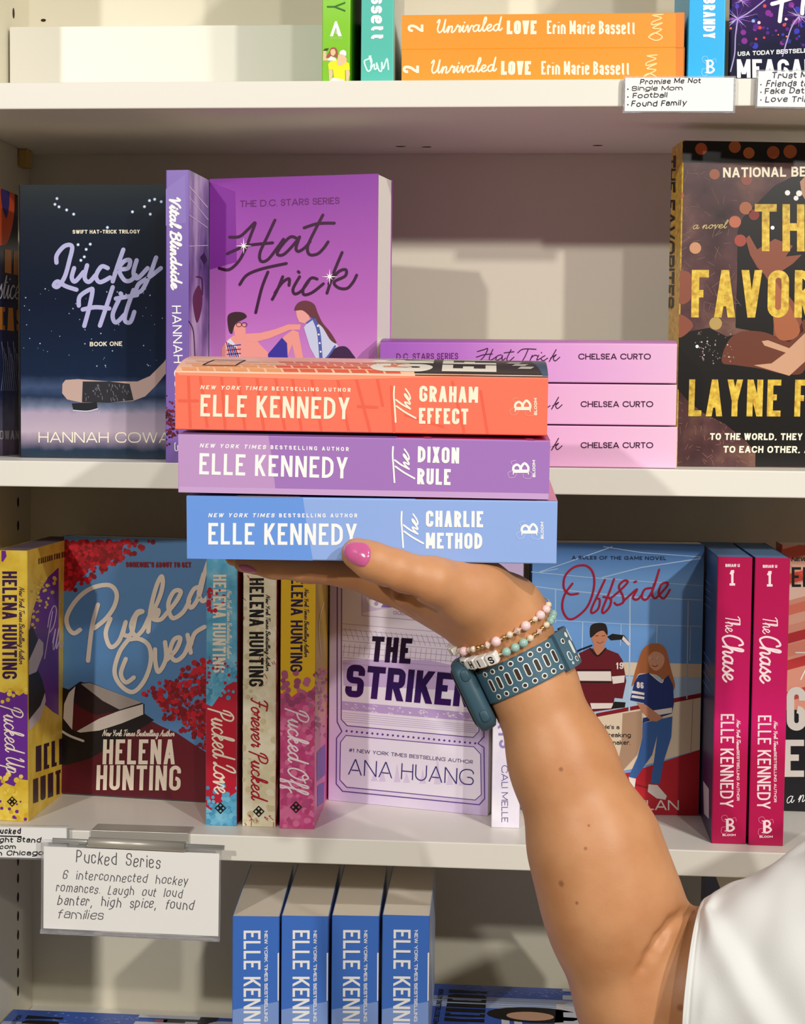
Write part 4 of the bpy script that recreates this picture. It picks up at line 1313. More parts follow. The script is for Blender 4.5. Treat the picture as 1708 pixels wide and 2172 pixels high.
c.poly(z((160, 1075), (1160, 1165), (1165, 1230), (160, 1140)), VP[1], 1.5)
rr = random.Random(8)
for k in range(46):
    x = rr.uniform(170, 1150)
    y = 1085 + (x - 160) * .09 + rr.uniform(0, 45)
    c.stroke(z((x, y), (x + rr.uniform(-14, 20), y + rr.uniform(-16, 16)), (x + rr.uniform(0, 26), y + 8)), 1.3, mat('#efe6f6', .35), 2.5)
for k in range(5):
    c.stroke(z((165, 1160 + 16 * k), (1160, 1255 + 14 * k)), .8, VIL, 2, smooth=False)
for x, h_ in ((400, 60), (460, 90), (570, 130), (640, 70), (760, 100), (870, 220), (960, 110), (1050, 60)):
    c.poly(z((x - 26, 1650 + x * .05), (x - 8, 1640 + x * .05 - h_ * .6), (x, 1640 + x * .05 - h_), (x + 8, 1640 + x * .05 - h_ * .6), (x + 26, 1650 + x * .05)), mat('#ddd0ea', .35), 1.6)
c.poly(z((305, 230), (530, 250), (530, 380), (310, 420)), mat('#d8c8e8', .35), 2)
(px_, py_), = z((425, 300))
c.disc(px_, py_, 24, mat('#efeaf2', .35), 2.4, 20)
for a in range(5):
    c.disc(px_ + 15 * math.cos(a * 1.257 + .5), py_ + 15 * math.sin(a * 1.257 + .5), 5, VIL, 2.6, 6)
c.poly(z((480, 330), (530, 320), (532, 380), (450, 378)), mat('#9070bc', .35), 2.7)
c.stroke(z((305, 230), (310, 440), (780, 480)), 1.2, VIL, 3, smooth=False)
c.text('GODS OF THE GAME', *z((540, 430), (950, 465), (542, 405)), VIL, .18)
c.text('THE', *z((370, 780), (668, 798), (388, 592)), STK, .2, R=.06, sp=.09, layer=5)
c.text('STRIKER', *z((180, 1040), (1118, 1122), (205, 800)), STK, .195, R=.12, sp=.07, layer=5)
c.text('#1 NEW YORK TIMES BESTSELLING AUTHOR', *z((212, 1452), (1132, 1542), (214, 1425)), mat('#3a2060', .4), .14, geo=True, R=.5, sp=.14)
c.text('ANA HUANG', *z((205, 1620), (1138, 1702), (210, 1502)), mat('#3a2a78', .4), .07, geo=True, R=.5, sp=.12)
b.done()

CM = mat_noise('#e6def0', '#f6f2fa', 40, 4, .35)
b = spine_out('paperback', 'white and lilac paperback spine just left of the forearm', 1046, 1106, 1190, 0.045, ZB, 0.125, CM, CM, CM, ybot=1758, H=.2035)
c = b.spine
c.text('CALI MELLE', *z((1345, 1552), (1345, 1975), (1393, 1552)), mat('#5c4a8c', .4), .1, geo=True, R=.5, sp=.14)
c.text('HEARTS', *z((1300, 1000), (1330, 1425), (1390, 1000)), mat('#9a86c4', .4), .2)
c.poly([(1060, 1190), (1116, 1190), (1116, 1225), (1095, 1215), (1070, 1225)], mat('#cbb8e0', .4), 1)
b.done()

# ice-rink cover
OFF = mat_grad('z', 0.0, .2035, [(0, '#7fb0e6'), (.6, '#6fa2e0'), (.85, '#7fb2ee'), (.95, '#5a8ac8'), (1, '#3a5c8c')], .34)
RINK = mat('#c01c2c', .4)
b = face_out('paperback', 'blue ice-rink paperback facing out with a couple in hockey jerseys', 1124, 0.092, 1489, 0.099, ZB, 0.2045, 0.026,
             OFF, mat('#1c2c4c', .4), mat('#10141c', .4), ymid=1400)
c = b.front
z = Z(1080, 1100, 3.195)
LNB = mat('#b8d4f4', .4)
c.poly(z((140, 960), (1312, 985), (1312, 1080), (140, 1040)), mat('#e8d2b4', .4), 1)
c.poly(z((140, 1060), (1312, 1075), (1312, 1190), (560, 1340), (140, 1340)), mat('#b4d0ea', .4), 1.2)
c.poly(z((140, 1430), (590, 1335), (1312, 1210), (1312, 1560), (820, 1700), (140, 1800)), mat('#ecd8bc', .4), 1.4)
c.poly(z((140, 1800), (820, 1720), (1312, 1560), (1312, 2030), (140, 2060)), RINK, 1.6)
c.poly(z((590, 1320), (1312, 1180), (1312, 1210), (590, 1345)), mat('#8c1424', .4), 2)
c.poly(z((770, 1320), (900, 1300), (905, 1480), (870, 1600), (780, 1700), (730, 1700), (760, 1540)), mat('#b89478', .4), 1.8)
for s_, w_ in (([(140, 360), (560, 400), (1310, 455)], 1.6), ([(140, 455), (330, 480), (820, 530), (1310, 552)], 2.4), ([(330, 340), (200, 365)], 1.6), ([(210, 360), (560, 240), (700, 190)], 1.6), ([(630, 400), (900, 330), (1300, 270)], 2.2),
               ([(640, 190), (900, 230), (1300, 260)], 1.4), ([(330, 690), (800, 715), (1310, 730)], 1.6), ([(140, 680), (330, 690)], 1.6),
               ([(315, 480), (315, 700)], 2.6), ([(820, 530), (815, 1300)], 3.2), ([(1215, 560), (1205, 1220)], 2.6), ([(500, 700), (495, 900)], 2), ([(760, 715), (755, 860)], 1.6), ([(1005, 720), (1000, 840)], 1.6), ([(1230, 735), (1225, 960)], 1.6)):
    c.stroke(z(*s_), w_, LNB, 2, smooth=False)
c.stroke(z((1247, 1225), (1232, 1590)), 1.2, mat('#b89478', .4), 2, smooth=False)
CRIM = mat('#b0183a', .4)
for s_ in ([(468, 508), (410, 512), (372, 470), (380, 390), (440, 330), (520, 318), (570, 370), (575, 470), (535, 590), (460, 665), (400, 678), (362, 610), (375, 520), (430, 440)],
           [(650, 415), (610, 500), (560, 610), (565, 640), (605, 610), (615, 550), (590, 540)], [(712, 410), (680, 500), (635, 610), (640, 640), (680, 600), (690, 545), (640, 530)],
           [(690, 540), (760, 480), (805, 430), (780, 420), (745, 460), (770, 520), (775, 565), (735, 585), (715, 570)], [(775, 560), (840, 500), (868, 480), (840, 535), (870, 548), (905, 510)], [(850, 430), (862, 426)],
           [(965, 470), (920, 480), (900, 530), (930, 548), (975, 480), (1018, 345)], [(985, 440), (970, 510), (990, 540), (1030, 505), (1075, 450), (1065, 432), (1030, 450), (1015, 510), (1050, 540), (1090, 482)]):
    c.stroke(z(*s_), 4.6, CRIM, 6)
c.text('A RULES OF THE GAME NOVEL', *z((425, 276), (1065, 281), (425, 252)), mat('#182848', .4), .22, geo=True, R=.5, sp=.2)
MRN, WHT2 = mat('#6a1420', .42), mat('#f0e4dc', .42)
HAIR = mat('#241a18', .4)
FACE = mat('#c88464', .4)
c.poly(z((440, 930), (540, 880), (650, 880), (740, 915), (770, 960), (795, 1100), (770, 1220), (715, 1215), (705, 1290), (560, 1310), (460, 1310)), MRN, 3)
c.poly(z((460, 1035), (690, 1035), (695, 1100), (480, 1098)), WHT2, 3.5)
c.poly(z((695, 1070), (785, 1062), (780, 1110), (705, 1120)), WHT2, 3.5)
for y in (1025, 1108):
    c.stroke(z((465, y), (692, y)), 2.6, BLK, 3.7, smooth=False)
c.poly(z((550, 1250), (705, 1250), (700, 1285), (560, 1290)), WHT2, 3.6)
c.poly(z((715, 1240), (790, 1245), (785, 1280), (690, 1290)), BLK, 3.7)
c.poly(z((570, 880), (600, 930), (650, 880), (640, 850), (575, 850)), FACE, 3.6)
c.stroke(z((550, 880), (600, 930), (655, 880)), 3.6, BLK, 3.8)
c.poly(z((558, 760), (600, 745), (662, 760), (662, 820), (640, 860), (605, 882), (580, 860), (562, 820)), FACE, 3.8, True)
c.poly(z((550, 800), (552, 730), (590, 708), (650, 712), (668, 760), (664, 790), (640, 760), (600, 770), (566, 800)), HAIR, 4.2, True)
for x in (595, 640):
    c.stroke(z((x - 10, 795), (x + 10, 793)), 1.2, HAIR, 4.4, smooth=False)
c.stroke(z((595, 835), (615, 845), (640, 832)), 1.2, mat('#7a3c34', .4), 4.4)
c.poly(z((665, 800), (700, 780), (780, 790), (825, 850), (810, 860), (760, 820), (690, 825)), BLK, 3.2)
c.poly(z((775, 795), (825, 850), (808, 862), (765, 818)), WHT2, 3.4)
c.stroke(z((400, 935), (480, 890), (560, 860)), 4, mat('#101828', .4), 2.8, smooth=False)
c.text('19', *z((725, 1020), (775, 1018), (725, 975)), WHT2, .2, layer=6)
c.text('19', *z((395, 1000), (445, 998), (395, 955)), WHT2, .2, layer=6)
BLJ = mat('#1e3272', .42)
JEAN = mat('#3a66a8', .45)
BHAIR = mat('#b0683c', .4)
c.poly(z((885, 1050), (860, 1100), (830, 1130), (880, 950), (920, 870), (990, 845), (1060, 880), (1100, 1030), (1125, 1130), (1100, 1180), (1060, 1120), (1000, 1060)), BHAIR, 3, True)
c.poly(z((945, 920), (1000, 880), (1050, 930), (1045, 990), (1000, 1030), (955, 1000)), mat('#d89a78', .4), 3.6, True)
c.poly(z((930, 960), (935, 890), (985, 865), (1050, 890), (1065, 960), (1040, 920), (990, 900), (950, 925)), BHAIR, 4, True)
c.stroke(z((970, 995), (990, 1003), (1008, 993)), 1.6, mat('#8c2430', .4), 4.2)
for x in (965, 1010):
    c.disc(*z((x, 945))[0], 2.2, WHT2, 4.2, 8)
    c.disc(*z((x + 2, 946))[0], 1.3, HAIR, 4.4, 8)
c.poly(z((880, 1060), (950, 1045), (1030, 1110), (1080, 1060), (1112, 1130), (1118, 1250), (1105, 1320), (905, 1385), (915, 1250), (820, 1230), (850, 1110)), BLJ, 4.6)
for k in range(2):
    c.poly(z((835, 1165 + 30 * k), (918, 1180 + 28 * k), (916, 1196 + 28 * k), (828, 1182 + 30 * k)), WHT2, 5)
c.poly(z((910, 1310), (1105, 1280), (1105, 1315), (908, 1350)), WHT2, 5)
c.poly(z((865, 1245), (925, 1260), (1045, 1350), (1000, 1375), (960, 1370), (900, 1310)), mat('#cf8e6c', .4), 5.2)
c.text('86', *z((865, 1148), (912, 1152), (865, 1105)), WHT2, .22, layer=6)
c.stroke(z((955, 1050), (1030, 1110), (1045, 1090)), 2, WHT2, 5.2)
c.poly(z((905, 1385), (1108, 1340), (1100, 1480), (1050, 1640), (1020, 1800), (960, 1790), (985, 1620), (1005, 1470), (970, 1600), (860, 1760), (810, 1750), (870, 1620), (905, 1480)), JEAN, 4.4)
c.poly(z((810, 1750), (860, 1762), (850, 1830), (820, 1790)), WHT2, 4.8)
c.poly(z((945, 1800), (1005, 1805), (1070, 1880), (1060, 1905), (1000, 1895), (940, 1850)), WHT2, 4.8)
c.text("He's a", *z((636, 1425), (748, 1427), (636, 1397)), mat('#1a1414', .4), .17)
c.text('tbreaking', *z((625, 1480), (826, 1482), (625, 1450)), mat('#1a1414', .4), .17)
c.text('emaker.', *z((668, 1532), (823, 1532), (668, 1502)), mat('#1a1414', .4), .17)
c.text('ELAN', *z((872, 1975), (1152, 1975), (872, 1908)), WHT2, .15, geo=True)
c.stroke(z((850, 1800), (1000, 1840)), 4, mat('#8c1420', .4), 4.0, smooth=False)
b.done()

# magenta pair
MAG = mat_grad('z', 0.0, .2035, [(0, '#b4124e'), (.3, '#b8124e'), (.42, '#d0186a'), (.56, '#c0125c'), (1, '#b20e4c')], .34)
CHB = mat_noise('#101c48', '#1e3a72', 12, 3, .3)
CHF = mat('#22306a', .35)
b = spine_out('paperback', 'left of the twin magenta paperback spines, touching the ice-rink cover', 1516, 1590, 1182, 0.020, ZB, 0.134, CHB, MAG, CHB, ybot=1792,
              pages=mat('#5d7fa8', .6), group='twin magenta paperbacks')
PNK = mat('#fbe0e4', .42)
c = b.spine
z = Z(1440, 1100, 2.858)
c.text('BRIAR U', *z((283, 293), (370, 293), (283, 275)), PNK, .26, R=.05)
c.stroke(z((325, 320), (325, 395)), 5, PNK, 3, smooth=False, rnd=False)
c.poly(z((308, 392), (342, 392), (342, 406), (308, 406)), PNK, 3)
c.poly(z((308, 335), (318, 312), (336, 312), (336, 330), (318, 340)), PNK, 3)
c.script('The', *z((285, 592), (283, 690), (372, 592)), 2.2, PNK, shear=.05)
c.script('Chase', *z((268, 700), (268, 985), (390, 700)), 4.2, PNK, shear=.1)
c.text('ELLE KENNEDY', *z((255, 1185), (250, 1750), (336, 1185)), PNK, .13)
c.script('New York Times', *z((352, 1220), (352, 1400), (374, 1220)), 1.3, PNK)
c.text('BESTSELLING AUTHOR', *z((352, 1405), (352, 1710), (368, 1405)), PNK, .2)
logo_b(c, *[z(q)[0] for q in ((277, 1895), (337, 1895), (277, 1820))], PNK, mat('#e080a0', .4))
c.text('BLOOM', *z((265, 1924), (345, 1924), (265, 1911)), PNK, .26)
c = b.back
for k in range(4):
    c.stroke(z((148, 360 + 48 * k), (195, 400 + 48 * k)), 2, mat('#5a6c9a', .4), 3, smooth=False)
    c.stroke(z((148, 800 + 60 * k), (195, 870 + 60 * k)), 2, mat('#5a6c9a', .4), 3, smooth=False)
c.poly(z((150, 1590), (185, 1640), (185, 1820), (155, 1790)), mat('#c8c4d0', .4), 3)
b.done()
chase = b
q0, q1 = PY(1590, 1500, .02), PY(1669.5, 1500, .018)
mm = b.M.copy()
mm.translation = mm.translation + Vector((q1.x - q0.x, -0.0015, 0))
dup(b.root, mm, 'right of the twin magenta paperback spines, touching the coral cover')

# coral cover at the right edge
COR = mat('#f0a088', .4)
p = face_out('paperback', 'coral striped paperback facing out at the right edge beside the magenta spines', 1652, 0.122, 2030, 0.122, ZB, 0.2035, 0.03, COR, mat('#e8604a', .4), COR, ymid=1400)
c = p.front
z = Z(1440, 1100, 2.858)
for k, (y, h, cc) in enumerate(((170, 70, '#d85a40'), (250, 70, '#f4b8a0'), (330, 60, '#d84a3a'), (400, 90, '#ffd4c0'), (520, 60, '#f08068'), (580, 60, '#f8b49c'), (690, 60, '#c8323a'), (760, 70, '#f0907a'), (850, 60, '#d03c3c'), (950, 70, '#f0a088'), (1040, 60, '#c84a40'))):
    c.poly(z((600, y + 25), (1500, y - 220), (1500, y - 220 + h), (600, y + 25 + h)), mat(cc, .4), 1 + k * .1)
c.poly(z((600, 1160), (1500, 1150), (1500, 1800), (600, 1800)), mat('#17151c', .4), 3)
c.text('NEW YORK TIMES BESTSELLING AUTHOR', *z((684, 258), (1500, 258), (684, 235)), BLK, .2, shear=.25, layer=4)
c.text('ELLE KENNEDY', *z((686, 414), (1500, 414), (686, 294)), BLK, .13, layer=4)
c.text('GRAHAM', *z((655, 1285), (1500, 1285), (655, 1020)), mat('#e8ddd4', .4), .17, layer=5)
c.text('EFFECT', *z((640, 1565), (1500, 1565), (640, 1340)), mat('#e8ddd4', .4), .17, layer=5)
c.stroke(z((710, 812), (900, 812)), 2.6, Wt, 5, smooth=False)
c.stroke(z((800, 850), (740, 975)), 2.6, Wt, 5, smooth=False)
c.script('a novel', *z((650, 1725), (900, 1700), (650, 1640)), 1.6, Wt, layer=5)
p.done()
# ================================================================== top shelf
GRN = mat_grad('z', 0.0, .07, [(0, '#7cc418'), (.6, '#86d020'), (1, '#9bdc52')], .34)
GRS = mat('#68b80c', .3)
b = spine_out('paperback', 'lime green paperback with a tiny couple at the foot of its spine', 685, 745, -480, 0.020, ZT, 0.13, GRS, GRN, GRS, ybot=190, H=.2035)
c = b.spine
z = Z(660, 0, 7.7636)
DG = mat('#2c7000', .4)
c.text('LEY', *z((262, -300), (262, 195), (565, -300)), DG, .09)
c.poly(z((310, 600), (395, 352), (425, 352), (508, 598), (445, 598), (410, 450), (360, 600)), Wt, 3)
c.poly(z((405, 470), (440, 570), (400, 560)), mat('#c8d8b0', .4), 4)
c.text('AVON', *z((315, 655), (505, 655), (315, 615)), mat('#b0dc70', .4), .2)
SKN = mat('#f0c8a0', .4)
c.poly(z((195, 1000), (200, 830), (250, 840), (255, 960), (300, 970), (300, 1000)), SKN, 3)
c.poly(z((195, 840), (230, 800), (295, 795), (270, 835)), mat('#1e4a10', .4), 4)
c.poly(z((250, 950), (300, 850), (330, 790), (400, 785), (440, 850), (430, 950), (380, 930)), mat('#a85838', .4), 3, True)
c.poly(z((325, 830), (380, 810), (405, 870), (370, 920), (330, 900)), SKN, 4, True)
c.poly(z((270, 980), (330, 925), (400, 960), (430, 1000), (300, 1000)), Wt, 4)
c.poly(z((280, 1060), (320, 1010), (430, 990), (560, 1000), (630, 1050), (640, 1150), (560, 1160), (560, 1340), (380, 1290), (360, 1150), (290, 1140)), mat('#ffee10', .4), 5)
c.poly(z((455, 900), (540, 900), (590, 1000), (500, 1080), (430, 1060), (440, 960)), SKN, 6, True)
c.poly(z((470, 890), (480, 850), (525, 825), (575, 850), (575, 920), (520, 900)), Wt, 7, True)
for x0 in (290, 570):
    c.poly(z((x0, 1140), (x0 + 60, 1150), (x0 + 70, 1220), (x0 + 40, 1350), (x0 + 10, 1350)), SKN, 4)
c.poly(z((300, 1350), (360, 1280), (540, 1310), (540, 1360), (300, 1360)), mat('#ece8ec', .4), 6)
b.done()

TEA = mat('#58c4b4', .36)
b = spine_out('paperback', 'teal paperback spine standing left of the two orange books', 768, 838, -480, 0.020, ZT, 0.13, mat('#c8d4cc', .4), TEA, TEA, ybot=190, H=.2035, yaw=-0.03)
c = b.spine
c.text('Erin Marie Bassett', *z((985, -1900), (985, 668), (1225, -1900)), Wt, .22, layer=4)
for s_ in ([(985, 925), (950, 970), (885, 1000), (885, 1060), (940, 1175), (1000, 1100), (960, 930), (1000, 1000), (985, 1120), (1040, 1060), (1045, 1140), (1085, 1120), (1080, 1040), (1120, 1160), (1160, 1165), (1165, 1030), (1190, 1130), (1250, 970), (1275, 1145)],):
    c.stroke(z(*s_), 3.4, mat('#d8fff4', .4), 4)
b.done()

ORN = mat_grad('z', 0.0, .2, [(0, '#ff9a28'), (1, '#ff9c2c')], .36)
lab2 = ['upper of two orange paperbacks lying on the top shelf', 'lower of two orange paperbacks lying on the top shelf']
yb2 = PY(1100, 187, .023)
for i in (1, 0):
    ys = ((26, 101), (106, 186))[i]
    Y = .023
    T = PY(1100, ys[0], Y).z - PY(1100, ys[1], Y).z
    zb = ZT + .0002 + (0 if i == 1 else PY(1100, 105, Y).z - ZT)
    fl = flat('paperback', lab2[i], 852.5, 1453, ys[0], ys[1], Y, .13, ORN, ORN, ORN, zb=zb, T=T, group='orange paperbacks lying in a pair')
    c = fl.spine
    z = Z(800 - (12 if i else 0), (86 if i else 0), 1.881)
    c.text('2', *z((185, 128) if i == 0 else (190, 130), (185, 98) if i == 0 else (190, 100), (122, 128) if i == 0 else (125, 130)), WARM, .17)
    c.script('Unrivaled', *z((235, 132), (497, 122), (225, 78)), 3.4, WARM)
    c.text('LOVE', *z((517, 137), (636, 137), (518, 82)), WARM, .24)
    c.text('Erin Marie Bassett', *z((678, 136), (1032, 138), (678, 82)), WARM, .15, sp=.08)
    for s_ in ([(1140, 58), (1100, 62), (1135, 72), (1100, 88), (1098, 100), (1138, 92), (1100, 112), (1135, 118), (1095, 140), (1085, 150), (1115, 162), (1138, 148), (1110, 132), (1090, 140)],):
        c.stroke(z(*s_), 2.8, mat('#ffdf9a', .4), 4)
    c.poly([(1434, ys[0] - 5), (1460, ys[0] - 5), (1460, ys[1] + 5), (1434, ys[1] + 5)], mat('#e88420', .36), 1)
    fl.done()

SKY = mat('#18b4f4', .34)
b = spine_out('paperback', 'bright blue paperback spine standing right of the orange books', 1465, 1544, -480, 0.018, ZT, .13, mat('#14203c', .3), SKY, SKY, ybot=190, H=.2035)
c = b.spine
z = Z(1380, 0, 5.207)
c.text('MEAGAN BRANDY', *z((585, -520), (582, 425), (718, -520)), Wt, .2)
logo_b(c, *[z(q)[0] for q in ((600, 808), (705, 808), (600, 665))], Wt, mat('#a0e0ff', .4))
b.done()

NGT = mat_grad('z', 0.0, .09, [(0, '#121428'), (.45, '#161838'), (1, '#4a1878')], .25, noise_amt=.3, nscale=30)
b = face_out('paperback', 'dark purple firework-covered paperback facing out at the top right corner', 1546, 0.030, 1935, 0.012, ZT, .2035, .03, NGT, NAVY, NAVY, ymid=100)
c = b.front
rr = random.Random(2)
for k in range(80):
    x, y = rr.uniform(860, 1700), rr.uniform(-200, 520)
    c.disc(*z((x, y))[0], rr.uniform(1, 7), mat(rr.choice(['#2a2a8c', '#3a3ac0', '#5a1c8c', '#8c2a9c', '#2c1c5c']), .3), 1 + (k % 7) * .1, 10)
for k in range(12):
    c.disc(*z((rr.uniform(880, 1700), rr.uniform(-40, 480)))[0], rr.uniform(1.5, 4), mat(rr.choice(['#e04a4a', '#ff8a6a', '#ffe0e0', '#9cc0ff']), .3), 2, 10)
VLT = [mat('#c8a8f0', .3), mat('#8c3cc8', .3), mat('#a858d8', .3), mat('#e4d8ff', .3)]
for cx_, cy_, L in ((965, 205, 330), (1640, 180, 210), (1010, 10, 160), (1640, -120, 250)):
    for k in range(26):
        a = rr.uniform(0, 6.28)
        l = L * rr.uniform(.3, 1)
        c.stroke(z((cx_, cy_), (cx_ + l * math.cos(a), cy_ + l * .7 * math.sin(a))), rr.uniform(.6, 1.8), rr.choice(VLT), 2.5, smooth=False, w2=.3)
for s_ in ([(965, 205), (940, 400), (930, 600), (885, 790)], [(1640, 185), (1560, 300), (1500, 480), (1460, 620)], [(1290, -20), (1100, 130), (960, 210), (860, 260)]):
    c.stroke(z(*s_), 2.6, mat('#b8a8e0', .3), 3)
c.text('USA TODAY BESTSELLING AUTHOR', *z((965, 620), (2150, 560), (960, 572)), Wt, .2, shear=.15)
c.text('MEAGAN', *z((958, 860), (1830, 860), (955, 655)), Wt, .2)
c.text('BRANDY', *z((1900, 860), (2700, 860), (1900, 640)), Wt, .2)
for s_ in ([(1345, 45), (1420, 25), (1560, -20)], [(1455, 20), (1440, 130), (1428, 235)], [(1690, 0), (1680, 90), (1678, 150)]):
    c.stroke(z(*s_), 8.5, Wt, 5)
b.done()

# ================================================================== lowest shelf: blue books
CHS = mat_grad('z', 0.05, .2, [(0, '#7c9ce2'), (.2, '#6f94e0'), (1, '#3f74d6')], .34)
CHFR = mat('#5a8ce0', .34)
CBL, CBL2 = mat('#4478d4', .34), mat('#84a4e4', .34)
z = Z(460, 1760, 3.285)
b = spine_out('paperback', 'blue paperback on the lowest shelf, leftmost of the four standing blue spines', 494, 592, 1939, 0.004, Z4, .134, mat('#c8d4ee', .3), CBL, CBL, yaw=-0.075, ybot=2200, H=.2032,
              pages=mat('#efe4d2', .85), group='blue paperbacks standing on the lowest shelf')
c = b.spine
c.poly(z((110, 1255), (440, 1195), (440, 2000), (110, 2000)), CBL2, 1)
c.text('ELLE KENNEDY', *z((187, 702), (187, 1575), (305, 702)), Wt, .14)
c.text('NEW YORK TIMES BESTSELLING AUTHOR', *z((332, 705), (332, 1520), (355, 705)), Wt, .2, shear=-.2)
c.poly(z((424, 860), (450, 850), (450, 1190), (424, 1192)), Wt, 2)
b.done()
chl = b
for xl, yaw_, dy, lb in ((598, -.06, 1944, 'blue paperback on the lowest shelf, second from the left of the four standing blue spines'), (705, -.05, 1949, 'blue paperback on the lowest shelf, third from the left of the four standing blue spines'),
                         (812, -.03, 1951, 'blue paperback on the lowest shelf, rightmost of the four standing blue spines')):
    d = PY(xl + 98, 2100, .004) - PY(592, 2100, .004)
    mm = Matrix.Translation(d) @ Matrix.Translation(chl.M.translation) @ Matrix.Rotation(-(yaw_ + .075), 4, 'Z') @ Matrix.Translation(-chl.M.translation) @ chl.M
    dup(chl.root, mm, lb)

b = spine_out('paperback', 'dark blue paperback standing on the lowest shelf, mostly behind the white sleeve', 1524, 1612, 1888, 0.06, Z4, .134, CHB, mat('#2c3f7c', .35), CHB, ybot=2200)
b.done()
FLC = mat('#3c64c4', .25)


def blue_flat(label, xl, ytop_back, Yb, layer_n, first, Lx=.2032):
    """face-up blue paperback, head to the left, fore edge at the back"""
    a = PY(xl, ytop_back, Yb)
    W, T = .134, .0335
    z0 = a.z - T * (layer_n + 1)
    return Book('paperback', label, (a.x + Lx, Yb - W, z0 + T), (0, 1, 0), (-1, 0, 0), W, Lx, T, FLC, CBL, FLC, group='blue paperbacks lying face up')


zb_top = PY(915, 2086, .146).z
nfl = int((zb_top - Z4 - .0004) / .0335)
for side, xl in (('right', 912), ('left', 28)):
    yb = 2086 if side == 'right' else 2141
    a = PY(xl, yb, .146)
    n = max(1, int(round((a.z - Z4 - .0004) / .034)))
    T = (a.z - Z4 - .0004) / n - .0003
    for k in range(n):
        lb = 'blue paperback lying face up %s of the four standing blue spines' % ('right' if side == 'right' else 'left')
        if k < n - 1:
            lb = 'blue paperback underneath the one lying face up %s of the standing blue spines' % side
        zt_ = a.z - k * (T + .0003)
        Lx = .2032
        bk = Book('paperback', lb, (a.x + Lx, .146 - .134, zt_), (0, 1, 0), (-1, 0, 0), .134, Lx, T, FLC, CBL, FLC, group='blue paperbacks lying face up')
        if k == 0:
            c = bk.front
            w, h = .134, Lx
            LB = mat('#c4d2ee', .25)
            PALE = mat('#dfe2ee', .3)
            sk = mat('#d8a888', .35)
            hv = lambda x: h - (x - 0) # v from distance to head
            V = lambda dx: h - dx
            c.raw([(.085, 0), (.108, 0), (.108, h), (.085, h)], LB, 1)
            for kk in range(5):
                c.raw([(.087 + kk * .0045, 0), (.088 + kk * .0045, 0), (.088 + kk * .0045, h), (.087 + kk * .0045, h)], mat('#8ea4d4', .3), 2)
            text_uv(c, 'ELLE KENNEDY', (.012, V(.046)), (.122, V(.046)), (.012, V(.016)), BLK, .13, 4)
            text_uv(c, 'NEW YORK TIMES BESTSELLING AUTHOR', (.012, V(.012)), (.122, V(.012)), (.012, V(.008)), BLK, .18, 4)
            text_uv(c, 'CHARLIE', (.03, V(.155)), (.128, V(.155)), (.03, V(.105)), PALE, .2, 5)
            text_uv(c, 'METHOD', (.012, V(.198)), (.126, V(.198)), (.012, V(.162)), PALE, .2, 5)
            el = lambda cu, cv, ru, rv: [(cu + ru * math.cos(q * .3142), cv + rv * math.sin(q * .3142)) for q in range(20)]
            c.raw(el(.074, V(.083), .016, .036), BLK, 3)
            c.raw(el(.071, V(.08), .009, .018), sk, 4)
            c.raw([(.05, V(.098)), (.1, V(.1)), (.098, V(.112)), (.07, V(.16)), (.05, V(.15))], mat('#e8e4e6', .3), 3)
            c.raw([(.095, V(.11)), (.102, V(.1)), (.106, V(.13)), (.1, V(.15)), (.094, V(.14))], sk, 3.5)
            c.raw([(.03, V(.06)), (.075, V(.058)), (.075, V(.064)), (.03, V(.066))], PALE, 2)
            c.raw([(.03, V(.07)), (.06, V(.068)), (.06, V(.074)), (.03, V(.076))], PALE, 2)
            c.raw([(.105, V(.13)), (.134, V(.125)), (.134, V(.17)), (.105, V(.165))], mat('#1c1c30', .3), 3)
            c.raw([(.1, V(.122)), (.125, V(.12)), (.125, V(.13)), (.1, V(.13))], mat('#c05070', .3), 3)
            for kk in range(40):
                rr2 = random.Random(kk)
                c.raw(el(rr2.uniform(.112, .13), V(rr2.uniform(.03, .12)), .0012, .0012), mat('#7c94d8', .3), 2)
        bk.done()

# ================================================================== the held stack
TILT, YAWH = 0.062, -0.035
EXH = Vector((math.sin(YAWH), math.cos(YAWH) * math.cos(TILT), math.sin(TILT)))


def held(label, xl, yl, xr, yr, ybl, Y, front, spine, back, bulge=0.0):
    a, b_ = PY(xl, yl, Y), PY(xr, yr, Y)
    H = (a - b_).length
    T = (a - PY(xl, ybl, Y)).length
    return Book('paperback', label, b_, EXH, (a - b_), .134, H, T, front, spine, back, bulge=bulge)


